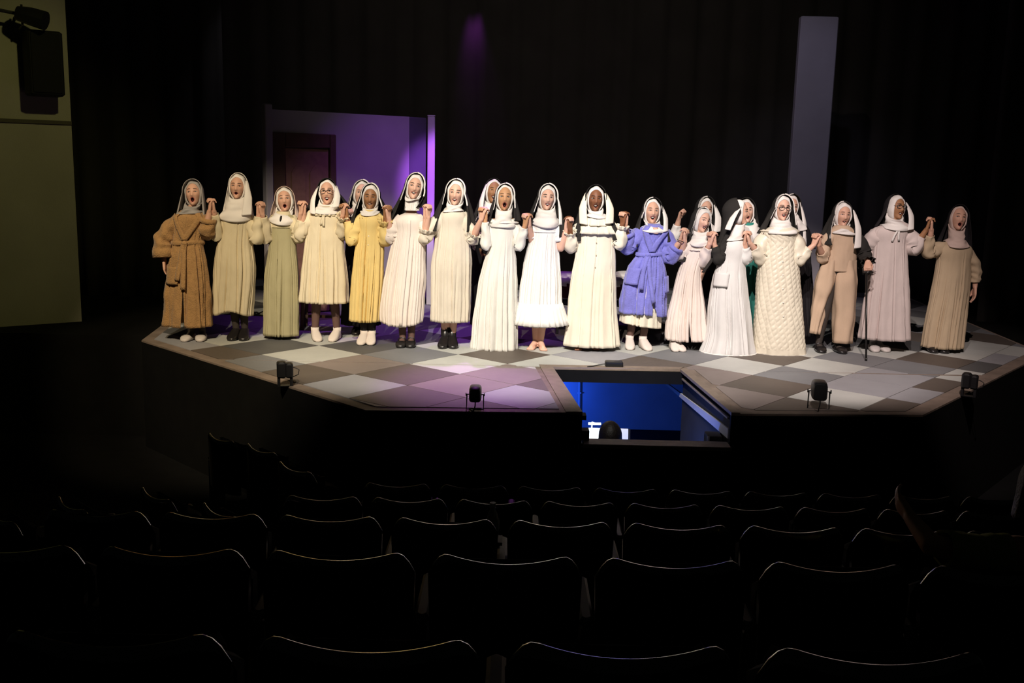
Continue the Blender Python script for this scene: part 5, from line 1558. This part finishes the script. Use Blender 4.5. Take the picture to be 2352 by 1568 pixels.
# clear plastic bottle between two seats
bo = W(1131, 1210, 4.62)
bt = thing('water_bottle', (bo.x, bo.y, bo.z - .06), 'clear plastic water bottle standing in the gap behind a seat back', 'bottle')
PLA = mat('clear_plastic', (.75, .75, .70), .15, .5, trans=.7)
prof = [(0, .026), (.01, .031), (.05, .032), (.09, .031), (.13, .024), (.15, .013), (.165, .012)]
m = MB(); m.loft([[Vector((r * cos(2 * PI * k / 18), r * sin(2 * PI * k / 18), z)) for k in range(18)] for z, r in prof], cap0=True, cap1=True); m.obj('bottle_body', PLA, bt, True)
m = MB(); m.tube([(0, 0, .165), (0, 0, .185)], .015, 14); m.obj('cap', mat('cap_white', (.7, .7, .7), .4), bt)
m = MB(); m.tube([(0, 0, .05), (0, 0, .10)], .0335, 18, caps=False); m.obj('paper_band', mat('label_grey', (.4, .4, .38), .6), bt)
# bracket that carries it: cup shelf on the standard
m = MB(); m.box((bo.x - .05, bo.y - .05, bo.z - .075), (bo.x + .05, bo.y + .05, bo.z - .06)); m.tube([(bo.x + .03, bo.y, bo.z - .07), (bo.x + .03, bo.y, ROWZ['third'])], .008, 8)
tag(m.obj('cup_shelf', STD), 'small grey cup shelf on a rod under the water bottle', 'shelf')

# ------------------------------------------------------------------ musician in the pit
YM = PFL.y + .55
def simple_bust(name, label, head_px, Y, shirt, hairm, arms=None, hair_long=True, skin='fair', back=True):
    x, yt, yb = head_px
    top = W(x, yt, Y); hc = top + Vector((0, 0, -.125))
    org = Vector((hc.x, Y, -1.9 if back else ROWZ['second']))
    t = thing('person', tuple(org), label, 'person')
    body = MB(); HM = Matrix.Translation(hc - org) @ Matrix.Rotation(PI if back else PI * .9, 4, 'Z')
    head_mesh(body, HM, .018, .003, .2, 0)
    c = hc - org
    nb = c + Vector((0, .0, -.19))
    body.capsule(nb, c + Vector((0, 0, -.06)), .055, .05)
    body.capsule(nb + Vector((-.15, 0, -.06)), nb + Vector((.15, 0, -.06)), .055, .055)
    for s in (-1, 1):
        body.capsule(nb + Vector((s * .08, 0, -.08)), nb + Vector((s * .08, 0, -.55)), .09, .11)
        body.capsule(nb + Vector((s * .09, 0, -.55)), nb + Vector((s * .11, .42, -.55)), .09, .065)
        body.capsule(nb + Vector((s * .11, .42, -.55)), Vector((nb.x + s * .11, nb.y + .44, .07)), .06, .04)
        body.capsule(Vector((nb.x + s * .11, nb.y + .42, .04)), Vector((nb.x + s * .12, nb.y + .60, .03)), .035, .03)
    for key, A in (arms or {}).items():
        sd = -1 if key == 'l' else 1
        S = nb + Vector((sd * .17, 0, -.07)); E = A['E'] - org; Wr = A['W'] - org
        body.capsule(S, E, .05, .038); body.capsule(E, Wr, .040, .026)
        hand(body, Wr, (Wr - E) if 'dir' not in A else A['dir'], A['palm'], sd, A['pose'])
    me = bake_voxel(body, .0065, .4, [SK[skin]], 'body'); link(bpy.data.objects.new('body', me), t)
    # hair
    if hairm:
        m = MB(); rows = []
        for i in range(15):
            v = i / 14
            row = []
            for k in range(30):
                a = 2 * PI * k / 30
                if v < .5:
                    ph = v / .5 * PI / 2; q = Vector((.089 * sin(ph) * sin(a), .004 - .108 * sin(ph) * cos(a), .124 * cos(ph)))
                    if cos(a) < -.4 and v > .30: pass
                else:
                    u = (v - .5) / .5; q = Vector(((.089 + .014 * u) * sin(a), .004 - (.108 - .02 * u) * cos(a), -(.26 if hair_long else .12) * u))
                q += Vector((sin(a), -cos(a), 0)) * .004 * sin(a * 13 + v * 3)
                # keep the face clear on the far side
                if cos(a + PI) > .55 and v > .30: q.y = min(q.y, .06)
                row.append(hc - org + (Vector((q.x, q.y, q.z)) if back else Vector((q.x, q.y, q.z))))
            rows.append(row)
        m.loft(rows, cap0=True); o = m.obj('hair', hairm, t, True); o.modifiers.new('t', 'SOLIDIFY').thickness = .006
    # shirt
    m = MB(); rows = []
    for (dz, a, b) in ((-.02, .065, .065), (-.045, .12, .09), (-.07, .19, .11), (-.14, .205, .125), (-.3, .19, .13), (-.56, .20, .15)):
        rows.append([nb + Vector((a * sin(2 * PI * k / 36), -b * cos(2 * PI * k / 36), dz + .003 * sin(k * 1.7))) for k in range(36)])
    m.loft(rows, cap1=True); m.obj('shirt', shirt, t, True)
    for key, A in (arms or {}).items():
        sd = -1 if key == 'l' else 1
        S = nb + Vector((sd * .14, 0, -.075)); E = A['E'] - org; Wr = A['W'] - org
        path = smooth_path([S, S.lerp(E, .5), E, E.lerp(Wr, .5), Wr], 8)
        mm, _ = sleeve_mesh(path, A.get('r', [.085, .075, .065, .055, .045]), 3 + sd, .006, f1=A.get('end', .4), sag=.01); mm.obj('sleeve', A.get('mat', shirt), t, True)
    return t, org, hc
hx = W(1402, 971, YM)
simple_bust('person', 'musician seen from behind in the blue pit, dark rounded hair before lit music', (1403, 968, 1016), YM, cloth('musician_shirt', (.02, .02, .025)), HAIRD,
            {'l': {'E': W(1365, 1075, YM + .1), 'W': W(1375, 1040, YM + .3), 'palm': Vector((0, 0, -1)), 'pose': 'relax', 'end': .95}, 'r': {'E': W(1440, 1075, YM + .1), 'W': W(1430, 1040, YM + .3), 'palm': Vector((0, 0, -1)), 'pose': 'relax', 'end': .95}})
m = MB(); mc = W(1403, 1100, YM)
st = thing('piano_stool', (hx.x, YM + .1, -1.9), 'black stool under the pit musician', 'stool')
zs_ = hx.z - .125 - .19 - .55 - .11 + 1.9
m = MB(); m.bbox((-.2, -.2, zs_ - .09), (.2, .2, zs_ - .01), .02); m.obj('seat', BLACKP, st)
for sx in (-1, 1):
    for sy in (-1, 1):
        m = MB(); m.tube([(sx * .16, sy * .16, 0), (sx * .15, sy * .15, zs_ - .09)], .015, 8); m.obj('leg', BLACKM, st)
# lit music on the desk
PAPER = mat('music_paper', (.85, .87, .88), .7, emit=None)
ym2 = YM + .42
q0, q1 = W(1339, 987, ym2), W(1443, 1022, ym2)
ms = thing('music_stand', ((q0.x + q1.x) / 2, ym2, -1.9), 'music stand with bright white open pages in the pit', 'music stand')
hwm = (q1.x - q0.x) / 2; zt_ = q0.z + 1.9; zb_ = zt_ - .26
m = MB(); m.add([(-hwm - .02, .0, zb_), (hwm + .02, .0, zb_), (hwm + .02, .06, zt_ + .0), (-hwm - .02, .06, zt_ + .0), (-hwm - .02, .015, zb_), (hwm + .02, .015, zb_), (hwm + .02, .075, zt_), (-hwm - .02, .075, zt_)], [(0, 1, 2, 3), (7, 6, 5, 4), (0, 4, 5, 1), (1, 5, 6, 2), (2, 6, 7, 3), (3, 7, 4, 0)]); m.obj('desk', BLACKM, ms)
for s in (-1, 1):
    x0, x1 = (-hwm, -.004) if s < 0 else (.004, hwm)
    m = MB(); m.add([(x0, -.012, zb_ + .01), (x1, -.012, zb_ + .01), (x1, .05, zt_ + .006), (x0, .05, zt_ + .006), (x0, -.006, zb_ + .01), (x1, -.006, zb_ + .01), (x1, .056, zt_ + .006), (x0, .056, zt_ + .006)], [(0, 1, 2, 3), (7, 6, 5, 4), (0, 4, 5, 1), (1, 5, 6, 2), (2, 6, 7, 3), (3, 7, 4, 0)]); pg = m.obj('page', PAPER, ms)
m = MB(); m.tube([(0, .05, .02), (0, .05, zb_ + .05)], .014, 8)
for a in (0, 2.1, 4.2): m.tube([(0, .05, .1), (.22 * cos(a), .05 + .22 * sin(a), .01)], .009, 6)
m.obj('stem', BLACKM, ms)
m = MB(); m.tube([(-.12, .07, zt_), (-.12, .05, zt_ + .06), (-.10, -.03, zt_ + .07)], .005, 6); m.tube([(-.16, -.035, zt_ + .068), (-.05, -.035, zt_ + .068)], .010, 8); m.obj('reading_lamp', mat('lamp_tube', (.6, .7, .8), .4, emit=(.7, .85, 1), estr=4), ms)
point('music_lamp_light', ((q0.x + q1.x) / 2 - .1, ym2 - .07, zt_ - 1.9 + .06), 1.6, (.75, .9, 1.0), .02)
kx = G(1640, 1000, -.28)
kb = W(1638, 1000, PFR.y + .35)
ob = thing('pit_box', (kb.x, kb.y, W(1640, 1012, kb.y).z - .04), 'small dark box on the ledge inside the pit front', 'box')
m = MB(); m.bbox((-.06, -.08, 0), (.06, .08, .10), .006); m.obj('case', PITD, ob)
m = MB(); m.bbox((-.064, -.085, .005), (-.045, -.075, .098), .002); m.obj('pale_edge', BRD, ob)
m = MB(); z_ = W(1640, 1012, kb.y).z - .04; m.box((kb.x - .12, PFR.y + .04, z_ - .03), (kb.x + .22, kb.y + .12, z_)); struct(m.obj('trim_4', PITD), 'ledge behind the pit rail')

# ------------------------------------------------------------------ spectator at the edge, arm along a seat back
YS = 3.35
GREEN = cloth('shirt_green', (.30, .32, .10))
shx = W(2345, 1262, YS)
simple_bust('person', 'spectator in a green shirt resting an arm along a seat back at the frame edge', (2420, 1040, 1150), YS, GREEN, HAIRD,
            {'l': {'E': W(2140, 1252, YS - .02), 'W': W(2092, 1190, YS + .12), 'palm': Vector((1, 0, .2)), 'pose': 'relax', 'end': .42, 'r': [.10, .085, .07]}}, False, 'tan', False)
